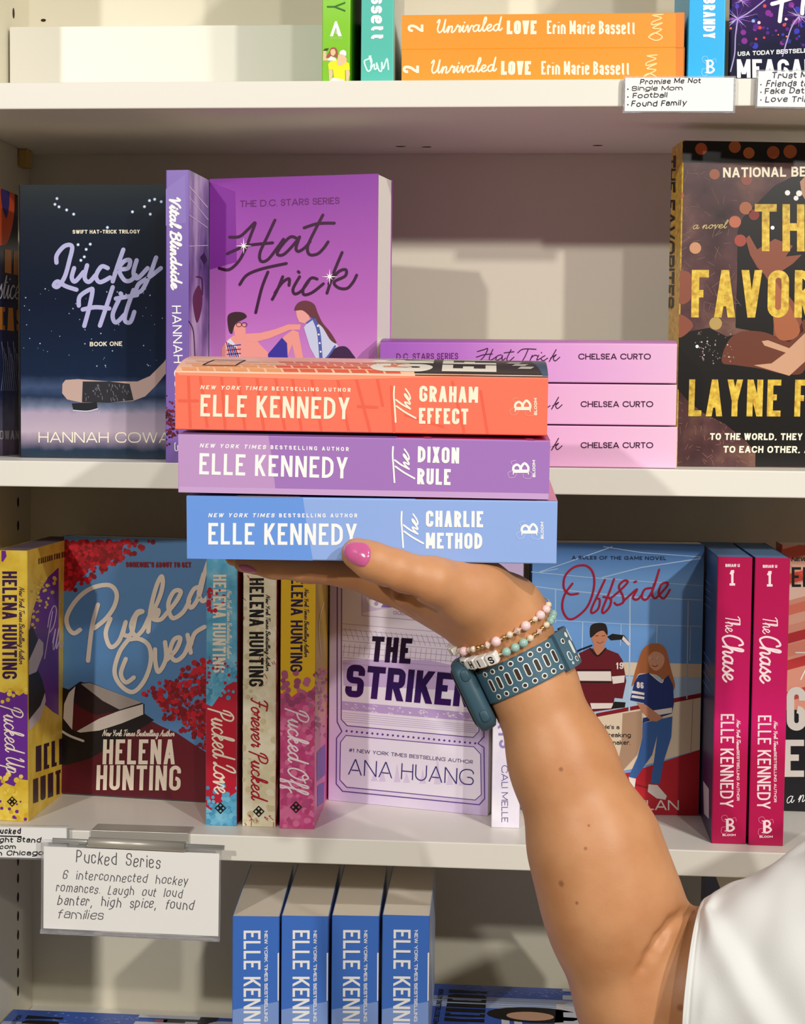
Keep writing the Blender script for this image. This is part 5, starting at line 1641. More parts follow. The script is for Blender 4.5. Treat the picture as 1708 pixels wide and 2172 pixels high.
def held_text(c, ek, nyt, t1, t2, the, bq, bl, curl):
    c.text('ELLE KENNEDY', *ek, Wt if ek[0][1] > 900 else WARM, .15, sp=.13)
    a, b_, h = nyt
    m_ = Wt if ek[0][1] > 900 else WARM
    fr = 151 / 318
    mid = (a[0] + (b_[0] - a[0]) * fr, a[1] + (b_[1] - a[1]) * fr)
    c.text('NEW YORK TIMES', a, (mid[0] - 10, mid[1]), (a[0], a[1] - h), m_, .22, sp=.45, shear=.25)
    c.text('BESTSELLING AUTHOR', mid, b_, (mid[0], mid[1] - h), m_, .22, sp=.45)
    c.text(t1[0], *t1[1], m_, .195, sp=.12)
    c.text(t2[0], *t2[1], m_, .195, sp=.12)
    (x0, y0), (x1, y1) = the
    z = lambda *p: [(x0 + (x - 285) / 18.1, y0 + (y - 360) / 18.1) for x, y in p]
    c.stroke(z((285, 360), (270, 700), (300, 1100), (340, 1720)), 3.7, m_, 4)
    c.stroke(z((375, 1110), (700, 1340), (1110, 1570)), 3.7, m_, 4)
    c.stroke(z((355, 870), (600, 1050), (900, 1210)), 3.7, m_, 4)
    c.stroke(z((900, 1210), (760, 1070), (690, 960), (770, 970), (880, 1035), (890, 980), (800, 850), (700, 720), (690, 640), (760, 700), (860, 850), (900, 790), (850, 640), (720, 450)), 3.3, m_, 4)
    x, y = bq
    logo_b(c, (x, y), (x, y - 25), (x - 34, y), m_, mat(curl, .4))
    x, y = bl
    c.text('BLOOM', (x, y), (x - .5, y - 36), (x - 6, y), m_, .26, sp=.1)


CORAL = mat('#ff7c62', .34, name='coral cover')
CORD = mat('#f56a52', .34, name='coral brick line')
BRK = mat_noise('#f3b08c', '#ffd0b4', 30, 3, .3)
b = held('coral paperback on top of the three books held on the palm', 377, 788, 1163.5, 801, 910, -.236, BRK, CORAL, CORAL, bulge=.007)
c = b.spine
for s_ in ([(425, 800), (440, 905)], [(470, 795), (478, 908)], [(505, 800), (520, 908)], [(545, 800), (560, 910)], [(585, 800), (605, 912)], [(620, 800), (640, 912)], [(660, 798), (682, 912)], [(715, 798), (740, 914)], [(755, 800), (785, 914)], [(800, 800), (812, 860)],
           [(400, 800), (404, 905)], [(830, 820), (836, 916)], [(380, 850), (420, 850)], [(640, 800), (720, 803)], [(760, 862), (800, 864)], [(860, 880), (940, 905)], [(960, 810), (985, 918)], [(1020, 830), (1034, 918)]):
    c.stroke(s_, 6, CORD, 1, smooth=False)
c.poly([(376, 786), (1040, 797), (700, 806), (378, 796)], mat('#ff9a78', .34), 1.5)
held_text(c, ((425, 883), (741, 889.5), (426, 836.6)), ((425.7, 825.5), (744, 831.5), 8.5), ('GRAHAM', ((889.4, 852), (1014, 854.5), (890, 818))), ('EFFECT', ((889, 898.6), (993.4, 900.3), (889, 865))),
          ((836.5, 820), (838.5, 895)), (1126, 874), (1139.5, 880.5), '#ffa48e')
c = b.front
px2v = lambda x: (1163.5 - x) / 786.5 * b.H
c.raw([(0, 0), (.134, 0), (.134, px2v(800)), (.02, px2v(870)), (0, px2v(885))], mat('#22242c', .3), 1)
c.raw([(0, 0), (.134, 0), (.134, px2v(1090)), (.06, px2v(1120)), (0, px2v(1152))], mat('#3c5674', .3), 2)
TITW = mat('#f0e8dc', .3)
text_uv(c, 'GRAHAM', (.004, px2v(920)), (.125, px2v(920)), (.004, px2v(787)), TITW, .2, 4)
text_uv(c, 'EFFECT', (.005, px2v(1055)), (.115, px2v(1055)), (.005, px2v(940)), TITW, .2, 4)
for k in range(3):
    c.raw([(.012 + .008 * k, px2v(1128 - 12 * k)), (.018 + .008 * k, px2v(1136 - 12 * k)), (.018 + .008 * k, px2v(1108 - 12 * k)), (.012 + .008 * k, px2v(1100 - 12 * k))], mat('#c8c4bc', .3), 4)
for row in range(4):
    u0, u1 = .0015 + row * .0062, .0062 + row * .0062
    for k in range(17):
        x0 = 392 + k * 36 + (row % 2) * 18
        x1 = x0 + 31
        if x1 > 880:
            break
        cc = '#f0a06a' if x0 < 590 else '#e8583c'
        if row > 1:
            cc = '#e8b89c' if x0 < 590 else '#e07a60'
        c.raw([(u0, px2v(x0)), (u0, px2v(x1)), (u1, px2v(x1 - 6)), (u1, px2v(x0 - 6))], mat(cc, .34), 2)
for s_ in ([(.010, px2v(430)), (.010, px2v(500)), (.026, px2v(512)), (.026, px2v(445))],):
    for i in range(4):
        p0_, p1_ = Vector(s_[i]), Vector(s_[(i + 1) % 4])
        for q in ribbon([p0_, p1_], .0012):
            c.raw(q, BLK, 4)
b.done()

DXL, DXR = mat('#c79cd2', .34, name='light violet cover'), mat('#aa7cc6', .34, name='violet cover')
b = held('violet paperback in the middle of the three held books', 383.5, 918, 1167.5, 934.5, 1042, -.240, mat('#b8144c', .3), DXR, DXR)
c = b.spine
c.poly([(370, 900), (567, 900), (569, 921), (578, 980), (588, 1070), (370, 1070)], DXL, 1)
c.poly([(380, 1032), (1170, 1047), (1170, 1060), (380, 1050)], mat('#d0aadc', .34), 2)
held_text(c, ((422.6, 1006), (737, 1015), (423.6, 961)), ((424.4, 949), (740, 957), 8.5), ('DIXON', ((886.2, 980.5), (974, 983.4), (886.7, 946.5))), ('RULE', ((885, 1027), (955.8, 1029), (885.7, 993))),
          ((834, 947.8), (836, 1022)), (1122, 1007), (1136, 1012), '#d8b4e0')
c = b.front
px2v = lambda x: (1167.5 - x) / 784 * b.H
c.raw([(0, px2v(370)), (.134, px2v(370)), (.134, px2v(845)), (0, px2v(845))], mat('#8e68b4', .3), 1)
for x0 in (905, 1120):
    c.raw([(0, px2v(x0)), (0, px2v(x0 + 16)), (.03, px2v(x0 + 2)), (.03, px2v(x0 - 14))], mat('#e8407c', .3), 2)
b.done()

CHL, CHR = mat('#6f9fee', .34, name='mid blue cover'), mat('#97b6f2', .34, name='pale blue cover')
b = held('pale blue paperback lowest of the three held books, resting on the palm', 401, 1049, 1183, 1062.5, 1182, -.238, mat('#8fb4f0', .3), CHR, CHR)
c = b.spine
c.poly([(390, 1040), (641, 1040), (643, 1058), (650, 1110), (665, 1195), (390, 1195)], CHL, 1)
held_text(c, ((442, 1154.7), (757, 1156.5), (442.4, 1109)), ((442.4, 1097), (758, 1097.8), 8.5), ('CHARLIE', ((903.4, 1117.4), (1025, 1118.5), (903.7, 1083))), ('METHOD', ((903.4, 1163.4), (1023, 1164.4), (903.7, 1129.7))),
          ((852.5, 1085.5), (855, 1160)), (1140, 1136), (1153.5, 1143), '#c4d6f8')
c = b.front
px2v = lambda x: (1183 - x) / 782 * b.H
c.raw([(0, px2v(508)), (.134, px2v(500)), (.134, px2v(645)), (0, px2v(640))], mat('#f0eef4', .3), 1)
c.raw([(0, px2v(885)), (.134, px2v(885)), (.134, 0), (0, px2v(1140))], mat('#b04a5c', .3), 1)
c.raw([(0, px2v(1140)), (.134, 0), (0, 0)], mat('#d88a9a', .3), 2)
b.done()
charlie = b
# ================================================================== shelf cards and the hanging sign
CARD = mat('#fbfaf8', .6, spec=.2, name='card')
PLAS = bpy.data.materials.new('clear plastic')
PLAS.use_nodes = True
_b = PLAS.node_tree.nodes['Principled BSDF']
_b.inputs['Base Color'].default_value = (.93, .93, .95, 1)
_b.inputs['Roughness'].default_value = .12
_b.inputs['Transmission Weight'].default_value = .85
_b.inputs['IOR'].default_value = 1.2
CHROME = mat('#c4c8c6', .3, metal=.55, spec=.6, name='chrome')
STEEL = mat('#c2beb4', .4, metal=.45, name='brushed metal')


def plate(label, name, cat, tl, tr, bl, Y, lines, rim=.0012, Yb=None, curl=0):
    A, B, C_ = PY(*bl, Yb if Yb is not None else Y), None, PY(*tl, Y)
    B = PY(tr[0] + bl[0] - tl[0], tr[1] + bl[1] - tl[1], Yb if Yb is not None else Y)
    ux = (B - A)
    w = ux.length
    ux.normalize()
    uy = (C_ - A)
    uy = uy - ux * uy.dot(ux)
    h = uy.length
    uy.normalize()
    n = ux.cross(uy)
    M = Matrix((ux, n, uy)).transposed().to_4x4()
    M = Matrix((ux, uy, n)).transposed().to_4x4()
    M.translation = A
    root = empty(name, None, label, cat, mtx=M)
    c = Canvas(A, ux, uy, n, w, h)
    for f in lines:
        f(c)
    mb = MB()
    mb.box((0, 0, -.0006), (w, h, 0))
    mats = [CARD]
    c.emit(mb, mats, M.inverted())
    mb.build('card', mats, root)
    return root, w, h


def hw(c, txt, bl, br, tl, t=.16, m_=None, grow=1.06, **kw):
    tl = (bl[0] + (tl[0] - bl[0]) * grow, bl[1] + (tl[1] - bl[1]) * grow)
    c.text(txt, bl, br, tl, m_ or INK, t, R=.45, sp=kw.pop('sp', .16), rnd=True, jit=kw.pop('jit', .07), shear=kw.pop('shear', .16), **kw)


def holder(root, w, h):
    mb = MB()
    r = .0011
    mb.box((-r, -r, -.0022), (w + r, h + r, -.0007))
    mb.box((-r, -r, -.0007), (w + r, 0, .0006))
    mb.box((-r, 0, -.0007), (0, h, .0006))
    mb.box((w, 0, -.0007), (w + r, h, .0006))
    mb.build('plastic_holder', [PLAS], root)


z = Z(800, 0, 1.881)
r_, w_, h_ = plate('white handwritten shelf card under the orange books on the top shelf', 'shelf_card', 'card', (1326, 165), (1557, 165), (1325, 236), -.0045, [
    lambda c: hw(c, 'Promise Me Not', *z((1050, 337), (1293, 331), (1050, 317))),
    lambda c: hw(c, 'Single Mom', *z((1017, 362), (1220, 360), (1017, 344))),
    lambda c: hw(c, 'Football', *z((1020, 392), (1158, 388), (1020, 372))),
    lambda c: hw(c, 'Found Family', *z((1015, 426), (1235, 420), (1015, 404))),
    lambda c: [c.disc(*z((1001, y))[0], 1.6, INK, 3) for y in (356, 387, 418)]])
holder(r_, w_, h_)
GRI = mat('#3a3a52', .6)
r_, w_, h_ = plate('white handwritten shelf card cut by the right edge of the photo', 'shelf_card', 'card', (1609, 151), (1845, 154), (1606, 226), -.0045, [
    lambda c: hw(c, 'Trust Me', *z((1575, 314), (1740, 310), (1575, 290)), m_=GRI),
    lambda c: hw(c, 'Friends to Lovers', *z((1553, 347), (1850, 343), (1553, 322)), m_=GRI),
    lambda c: hw(c, 'Fake Dating', *z((1548, 375), (1760, 372), (1548, 352)), m_=GRI),
    lambda c: hw(c, 'Love Triangle', *z((1550, 409), (1800, 406), (1550, 386)), m_=GRI),
    lambda c: [c.disc(*z((1532, y))[0], 1.5, GRI, 3) for y in (338, 368, 399)]])
holder(r_, w_, h_)
z = Z(0, 1720, 3.285)
r_, w_, h_ = plate('white handwritten shelf card at the left, beside the hanging sign', 'shelf_card', 'card', (-110, 1752), (143, 1757), (-110, 1816), -.0042, [
    lambda c: hw(c, 'Pucked', *z((-32, 160), (145, 160), (-32, 120)), t=.19),
    lambda c: c.stroke(z((-100, 172), (148, 178)), 2.6, INK, 3, smooth=False),
    lambda c: hw(c, 'One Night Stand', *z((-190, 222), (285, 220), (-190, 186)), t=.19),
    lambda c: hw(c, 'Rom com', *z((-147, 264), (112, 264), (-147, 232)), t=.19),
    lambda c: hw(c, 'Set in Chicago', *z((-171, 312), (305, 308), (-171, 278)), t=.19)])
holder(r_, w_, h_)

PEN = mat('#55535a', .7, name='pencil grey')
root, w, h = plate('white card sign hanging from a chrome clip below the middle shelf of books', 'hanging_sign', 'sign', (110, 1796), (481, 1813), (92, 1969), -.014, [
    lambda c: hw(c, 'Pucked Series', *z((535, 362), (1120, 402), (530, 290)), t=.075, m_=PEN, grow=1.22, space=.7),
    lambda c: hw(c, '6 interconnected hockey', *z((440, 472), (1310, 520), (442, 420)), t=.085, m_=PEN, grow=1.22, space=.9),
    lambda c: hw(c, 'romances. Laugh out loud', *z((393, 562), (1268, 605), (395, 510)), t=.085, m_=PEN, grow=1.22, space=.9),
    lambda c: hw(c, 'banter, high spice, found', *z((403, 655), (1348, 690), (405, 598)), t=.085, m_=PEN, grow=1.22, space=.9),
    lambda c: hw(c, 'families', *z((403, 748), (722, 756), (405, 695)), t=.085, m_=PEN, grow=1.22)])
inv = root.matrix_world.inverted() if False else None
M = root.matrix_basis.copy()
inv = M.inverted()
mb = MB()
mb.box((-.002, -.0035, -.0022), (w + .001, h + .0045, -.0008))
mb.box((-.002, -.0035, -.0008), (w + .001, -.0012, .0014))
mb.build('plastic_sleeve', [PLAS], root)
YS = -.0145
mb = MB()
mb.tube([PY(112, 1782, YS), PY(476, 1798, YS)], .0017, 14)
mb.build('rod', [CHROME], root, smooth=True, inv=inv)
mb = MB()
mb.tube([PY(189, 1786, YS), PY(393, 1796, YS)], .0036, 18)
mb.build('tube_clamp', [STEEL], root, smooth=True, inv=inv)
mb = MB()
a, b2 = PY(193, 1760, -.0025), PY(400, 1768, -.0025)
zt = ZB + .0008
lip = PY(290, 1788, -.003).z
for q in ([(a.x + .002, .018, ZB + .0003), (b2.x + .001, .018, ZB + .0003), (b2.x + .001, .018, ZB + .0012), (a.x + .002, .018, ZB + .0012)],):
    pass
mb.box((a.x, -.0026, ZB + .0003), (b2.x, .016, ZB + .0013), 0, .0003)
mb.box((a.x, -.0028, lip), (b2.x, -.0014, ZB + .0013), 0, .0003)
mb.box((a.x, -.0150, lip - .001), (b2.x, -.0014, lip + .0006), 0, .0003)
mb.build('shelf_clip', [STEEL], root, inv=inv)
# ================================================================== the person: forearm, hand, sleeve
def book_bottom(X, Y):
    """height of the underside of the lowest held book"""
    n = charlie.ey
    o = charlie.o + charlie.ey * charlie.T
    return o.z - ((X - o.x) * n.x + (Y - o.y) * n.y) / n.z


def smin(a, b, k):
    h = np.clip(0.5 + 0.5 * (b - a) / k, 0, 1)
    return b + (a - b) * h - k * h * (1 - h)


def smax(a, b, k):
    return -smin(-a, -b, k)


GX = 0.00150
p_lo = np.array([-0.190, -0.285, -0.345])
p_hi = np.array([0.210, -0.120, -0.014])
nx_, ny_, nz_ = [int((p_hi[i] - p_lo[i]) / GX) for i in range(3)]
ax = [np.arange(n, dtype=np.float32) * GX + p_lo[i] for i, n in enumerate((nx_, ny_, nz_))]
XX, YY, ZZ = np.meshgrid(*ax, indexing='ij')


def cone(p, q, r1, r2, flat=None):
    """distance to a tapered capsule (flat = (axis vector, factor) squashes it)"""
    p, q = np.array(p, dtype=np.float32), np.array(q, dtype=np.float32)
    lo = np.minimum(p, q) - max(r1, r2) - .03
    hi = np.maximum(p, q) + max(r1, r2) + .03
    i0 = np.maximum(((lo - p_lo) / GX).astype(int), 0)
    i1 = np.minimum(((hi - p_lo) / GX).astype(int) + 1, [nx_, ny_, nz_])
    sl = tuple(slice(a, b) for a, b in zip(i0, i1))
    d = np.full(XX.shape, 0.03, dtype=np.float32)
    x, y, z_ = XX[sl] - p[0], YY[sl] - p[1], ZZ[sl] - p[2]
    ba = q - p
    if flat is not None:
        a, k = np.array(flat[0], dtype=np.float32), flat[1]
        a = a / np.linalg.norm(a)
        s = (x * a[0] + y * a[1] + z_ * a[2]) * (k - 1)
        x, y, z_ = x + a[0] * s, y + a[1] * s, z_ + a[2] * s
        ba = ba + a * float(ba @ a) * (k - 1)
    t = np.clip((x * ba[0] + y * ba[1] + z_ * ba[2]) / float(ba @ ba), 0, 1)
    dd = np.sqrt((x - ba[0] * t) ** 2 + (y - ba[1] * t) ** 2 + (z_ - ba[2] * t) ** 2) - (r1 + (r2 - r1) * t)
    d[sl] = np.minimum(dd, 0.03)
    return d


def chain(pts, k):
    d = None
    for (p, r), (q, s) in zip(pts[:-1], pts[1:]):
        e = cone(p, q, r, s)
        d = e if d is None else smin(d, e, k)
    return d


def under(px, Y, r, yref=1205, gap=0.0):
    q = PY(px, yref, Y)
    return (q.x, Y, book_bottom(q.x, Y) - r - gap)


def finger(spec):
    return [(under(px, Y, r, gap=g), r) for px, Y, r, g in spec]


idx = finger([(516, -.214, .0058, .0002), (580, -.213, .0072, .0004), (655, -.211, .0080, .0012), (745, -.207, .0092, .0022), (815, -.203, .0115, .004)])
mid_ = finger([(498, -.191, .0060, .0002), (570, -.191, .0072, .0002), (650, -.190, .0082, .0006), (745, -.187, .0092, .001), (825, -.184, .0120, .003)])
rng = finger([(530, -.170, .0060, .0002), (595, -.170, .0070, .0002), (670, -.169, .0080, .0006), (760, -.167, .0090, .001), (835, -.165, .0115, .003)])
pnk = finger([(600, -.150, .0052, .0002), (655, -.150, .0060, .0002), (715, -.149, .0068, .0006), (785, -.148, .0080, .001), (850, -.147, .0105, .003)])
thumb = [(tuple(PY(757, 1174, -.2530)), .0086), (tuple(PY(790, 1190, -.2535)), .0098), (tuple(PY(838, 1208, -.2520)), .0104), (tuple(PY(920, 1232, -.2450)), .0125), (tuple(PY(1005, 1260, -.2240)), .0192)]
wrist = tuple(PY(1068, 1326, -.200))
arm = [(wrist, .0238), (tuple(PY(1128, 1450, -.202)), .0232), (tuple(PY(1193, 1618, -.206)), .0282), (tuple(PY(1262, 1798, -.211)), .0352), (tuple(PY(1294, 1905, -.213)), .0370), (tuple(PY(1304, 1955, -.2115)), .0362)]
back_arm = [(tuple(PY(1262, 1798, -.206)), .0345), (tuple(PY(1328, 1985, -.2035)), .0372), (tuple(PY(1374, 2112, -.205)), .0400)]
upper = [(tuple(PY(1372, 2112, -.205)), .0400), (tuple(PY(1530, 2106, -.207)), .0455), (tuple(PY(1760, 2040, -.212)), .0520)]

D = None
for ch in (idx, mid_, rng, pnk):
    e = chain(ch, .004)
    D = e if D is None else smin(D, e, .0035)
palm = None
heads = [idx[-1][0], mid_[-1][0], rng[-1][0], pnk[-1][0]]
wr = np.array(wrist)
for h_, r0, r1, off in zip(heads, (.0118, .0125, .012, .0105), (.0205, .022, .021, .019), (-.012, -.004, .006, .012)):
    tgt = wr + np.array([-.004, off, .004])
    e = cone(h_, tgt, r0, r1)
    palm = e if palm is None else smin(palm, e, .012)
D = smin(D, palm, .008)
th = chain(thumb, .005)
th = smin(th, cone(PY(1005, 1260, -.224), PY(1062, 1302, -.210), .0192, .0222), .012)
th = smin(th, cone(PY(868, 1252, -.226), PY(965, 1284, -.216), .0105, .0150), .008)
D = smin(D, th, .0075)
fa = smin(chain(arm, .012), chain(back_arm, .012), .008)
D = smin(D, fa, .014)
up_ = chain(upper, .012)
D = smin(D, up_, .009)
# skin folds: the elbow crease, the base of the thumb and the finger joints
def fold(pts, r, k, D):
    return smax(D, -chain([(tuple(p), r) for p in pts], .002), k)
def surf(px, py):
    """first skin point met by the line of sight"""
    d = np.array(ray(px, py))
    for t in np.arange(.80, 1.02, .0004):
        p = np.array(CAM) + d * t
        i = ((p - p_lo) / GX + .5).astype(int)
        if (i >= 0).all() and (i < [nx_, ny_, nz_]).all() and D[i[0], i[1], i[2]] < 0:
            return p
    return np.array(PY(px, py, -.25))


cre = [(surf(x, y), r) for x, y, r in ((1476, 1930, .0016), (1450, 1939, .0026), (1425, 1959, .0033), (1400, 1991, .0036), (1380, 2026, .0032), (1363, 2054, .0020), (1350, 2074, .0006))]
D = smax(D, -chain(cre, .002), .0032)
D = smax(D, -chain([(surf(x, y), .0016) for x, y in ((880, 1268), (848, 1262), (818, 1250))], .002), .003)
# the skin gives way to the book it carries
rel = (XX - charlie.o.x, YY - charlie.o.y, ZZ - charlie.o.z)
q = []
for axv, size in ((charlie.ex, charlie.W), (charlie.ey, charlie.T), (charlie.ez, charlie.H)):
    l_ = rel[0] * axv.x + rel[1] * axv.y + rel[2] * axv.z
    q.append(np.abs(l_ - size / 2) - size / 2)
box = np.sqrt(sum(np.maximum(v, 0) ** 2 for v in q)) + np.minimum(np.maximum(np.maximum(q[0], q[1]), q[2]), 0)
D = smax(D, -(box - .0004), .0012)

# surface nets
ins = D < 0
c8 = [D[i:nx_ - 1 + i, j:ny_ - 1 + j, k:nz_ - 1 + k] for i in (0, 1) for j in (0, 1) for k in (0, 1)]
sg = [c < 0 for c in c8]
cnt = sum(s.astype(np.int8) for s in sg)
act = (cnt > 0) & (cnt < 8)
cells = np.argwhere(act)
vid = np.full(act.shape, -1, dtype=np.int64)
vid[act] = np.arange(len(cells))
vals = np.stack([c[act] for c in c8], 1)
offs = np.array([(i, j, k) for i in (0, 1) for j in (0, 1) for k in (0, 1)], float)
acc = np.zeros((len(cells), 3))
nn = np.zeros(len(cells))
for a in range(8):
    for b_ in range(a + 1, 8):
        if np.abs(offs[a] - offs[b_]).sum() == 1:
            va, vb = vals[:, a], vals[:, b_]
            cr = (va < 0) != (vb < 0)
            t = np.where(cr, va / np.where(va - vb == 0, 1, va - vb), 0)
            acc += np.where(cr[:, None], offs[a] + (offs[b_] - offs[a]) * t[:, None], 0)
            nn += cr
V = (cells + acc / nn[:, None]) * GX + p_lo
F = []
for axis in range(3):
    o1, o2 = [(1, 2), (2, 0), (0, 1)][axis]
    s0 = [slice(1, -1)] * 3
    s0[axis] = slice(0, -1)
    s1 = list(s0)
    s1[axis] = slice(1, None)
    A_, B_ = ins[tuple(s0)], ins[tuple(s1)]
    for flip in (False, True):
        e = np.argwhere((A_ & ~B_) if not flip else (~A_ & B_))
        e = e + np.array([0 if i == axis else 1 for i in range(3)])
        d1, d2 = np.zeros(3, int), np.zeros(3, int)
        d1[o1], d2[o2] = 1, 1
        q = np.stack([vid[tuple((e - d1 - d2).T)], vid[tuple((e - d2).T)], vid[tuple(e.T)], vid[tuple((e - d1).T)]], 1)
        F.append(q if not flip else q[:, ::-1])
F = np.concatenate(F)
F = F[(F >= 0).all(1)]
# light smoothing
E_ = np.concatenate([F[:, [0, 1]], F[:, [1, 2]], F[:, [2, 3]], F[:, [3, 0]]])
E_ = np.unique(np.sort(E_, 1), axis=0)
for it in range(6):
    s = np.zeros_like(V)
    n_ = np.zeros(len(V))
    for a, b_ in ((0, 1), (1, 0)):
        np.add.at(s, E_[:, a], V[E_[:, b_]])
        np.add.at(n_, E_[:, a], 1)
    V = V + (s / n_[:, None] - V) * (.55 if it % 2 == 0 else -.2)

SKIN = bpy.data.materials.new('skin')
SKIN.use_nodes = True
nt = SKIN.node_tree
pb = nt.nodes['Principled BSDF']
pb.inputs['Roughness'].default_value = .46
pb.inputs['Specular IOR Level'].default_value = .38
pb.inputs['Subsurface Weight'].default_value = .12
pb.inputs['Subsurface Radius'].default_value = (1.0, .35, .18)
pb.inputs['Subsurface Scale'].default_value = .004
tc = nt.nodes.new('ShaderNodeTexCoord')
n1 = nt.nodes.new('ShaderNodeTexNoise')
n1.inputs['Scale'].default_value = 38
n1.inputs['Detail'].default_value = 5
nt.links.new(tc.outputs['Object'], n1.inputs['Vector'])
cr = nt.nodes.new('ShaderNodeValToRGB')
cr.color_ramp.elements[0].position = .3
cr.color_ramp.elements[0].color = (*lin('#c5885b'), 1)
cr.color_ramp.elements[1].position = .72
cr.color_ramp.elements[1].color = (*lin('#d49b6e'), 1)
nt.links.new(n1.outputs['Fac'], cr.inputs[0])
col_out = cr.outputs[0]
MOLES = [(1184, 1640, .0011), (1256, 1742, .0007), (1232, 1804, .0009), (1181, 1876, .0016), (1215, 1922, .0009), (1433, 2141, .0017)]
root_loc = Vector((0.15, -0.21, -0.30))
dg = []
Vn = V
for mx, my, mr in MOLES:
    d = np.array(ray(mx, my))
    d = d / np.linalg.norm(d)
    rel = Vn - np.array(CAM)
    along = rel @ d
    perp = np.linalg.norm(rel - along[:, None] * d, axis=1)
    near = np.where(perp < .003)[0]
    if len(near) == 0:
        continue
    i = near[np.argmin(along[near])]
    p = Vector(Vn[i]) - root_loc
    ds = nt.nodes.new('ShaderNodeVectorMath')
    ds.operation = 'DISTANCE'
    ds.inputs[1].default_value = p
    nt.links.new(tc.outputs['Object'], ds.inputs[0])
    mr_ = nt.nodes.new('ShaderNodeMapRange')
    mr_.inputs['From Min'].default_value = mr * .6
    mr_.inputs['From Max'].default_value = mr * 1.5
    mr_.inputs['To Min'].default_value = .6
    mr_.inputs['To Max'].default_value = 0
    nt.links.new(ds.outputs['Value'], mr_.inputs['Value'])
    mx_ = nt.nodes.new('ShaderNodeMixRGB')
    nt.links.new(mr_.outputs[0], mx_.inputs[0])
    nt.links.new(col_out, mx_.inputs[1])
    mx_.inputs[2].default_value = (*lin('#7a4628'), 1)
    col_out = mx_.outputs[0]
nt.links.new(col_out, pb.inputs['Base Color'])
n2 = nt.nodes.new('ShaderNodeTexNoise')
n2.inputs['Scale'].default_value = 900
n2.inputs['Detail'].default_value = 3
nt.links.new(tc.outputs['Object'], n2.inputs['Vector'])
bp = nt.nodes.new('ShaderNodeBump')
bp.inputs['Strength'].default_value = .12
bp.inputs['Distance'].default_value = .0006
nt.links.new(n2.outputs['Fac'], bp.inputs['Height'])
nt.links.new(bp.outputs[0], pb.inputs['Normal'])

person = empty('person', root_loc, 'person in a white T-shirt reaching in from the right, palm up under three books', 'person')
me = bpy.data.meshes.new('arm_and_hand')
me.from_pydata((V - np.array(root_loc)).tolist(), [], F.tolist())
me.materials.append(SKIN)
me.polygons.foreach_set('use_smooth', [True] * len(me.polygons))
me.update()
body = bpy.data.objects.new('body', me)
COL.objects.link(body)
body.parent = person
PINV = Matrix.Translation(-root_loc)

# nails
NAIL = mat('#d4629a', .16, spec=.6, coat=.8, name='pink nail polish')


from mathutils.bvhtree import BVHTree
BV = BVHTree.FromPolygons([Vector(v) for v in V], F.tolist())


def skin_at(x, y):
    d = ray(x, y).normalized()
    return BV.ray_cast(CAM, d)[0:2]


def nail_on(outline, name='nail', lift=.0007):
    """a domed plate lying on the skin, grown from its outline"""
    cx = sum(p[0] for p in outline) / len(outline)
    cy = sum(p[1] for p in outline) / len(outline)
    ring = catmull(outline, 6, True)
    mb = MB()
    vs, fs = [], []
    R_ = 7
    n = len(ring)
    prev = None
    for j in range(R_ + 1):
        f = 1 - j / R_
        for p in ring:
            x, y = cx + (p[0] - cx) * f, cy + (p[1] - cy) * f
            hit, nrm = skin_at(x, y)
            if hit is None:
                hit, nrm = BV.find_nearest(PY(x, y, prev.y if prev else -.255))[0:2]
            if nrm.dot(FWD) > 0:
                nrm = -nrm
            prev = hit
            vs.append(hit + nrm * (lift * math.sqrt(max(0, 1 - f ** 4)) - (.0003 if j == 0 else -.0001)))
    for j in range(R_):
        for k in range(n):
            k2 = (k + 1) % n
            fs.append([j * n + k, j * n + k2, (j + 1) * n + k2, (j + 1) * n + k])
    mb.add(vs, fs)
    o = mb.build(name, [NAIL], person, smooth=True, inv=PINV)
    return o
# nail outlines
nail_on([(728, 1174), (729, 1159), (741, 1150), (759, 1149), (777, 1152), (787, 1163), (787, 1184), (780, 1198), (770, 1204), (752, 1198), (738, 1189)], 'thumb_nail', .0011)
nail_on([(504, 1201), (512, 1198), (528, 1200), (542, 1207), (546, 1213), (530, 1214), (512, 1209)], 'finger_nail', .0008)

# ------------------------------------------------------------------ sleeve of the T-shirt
COT = bpy.data.materials.new('white cotton')
COT.use_nodes = True
nt = COT.node_tree
pb = nt.nodes['Principled BSDF']
pb.inputs['Base Color'].default_value = (*lin('#e2e2e0'), 1)
pb.inputs['Roughness'].default_value = .9
pb.inputs['Specular IOR Level'].default_value = .1
tc = nt.nodes.new('ShaderNodeTexCoord')
n2 = nt.nodes.new('ShaderNodeTexNoise')
n2.inputs['Scale'].default_value = 700
nt.links.new(tc.outputs['Object'], n2.inputs['Vector'])
bp = nt.nodes.new('ShaderNodeBump')
bp.inputs['Strength'].default_value = .15
bp.inputs['Distance'].default_value = .0004
nt.links.new(n2.outputs['Fac'], bp.inputs['Height'])
nt.links.new(bp.outputs[0], pb.inputs['Normal'])

# rings: (px of top edge, px of bottom edge) along the sleeve
YSL = -.222
tops = [(1487, 1914), (1497, 1905), (1520, 1894), (1570, 1872), (1630, 1842), (1700, 1804), (1790, 1752), (1900, 1690), (2080, 1600), (2300, 1500)]
bots = [(1466, 2330), (1478, 2335), (1510, 2345), (1580, 2355), (1650, 2365), (1730, 2370), (1830, 2370), (1960, 2370), (2140, 2390), (2350, 2420)]
NS, NR = 56, 64
rows = []


def lerp_list(L, t):
    f = t * (len(L) - 1)
    i = min(int(f), len(L) - 2)
    a, b_ = Vector(L[i]), Vector(L[i + 1])
    return a + (b_ - a) * (f - i)


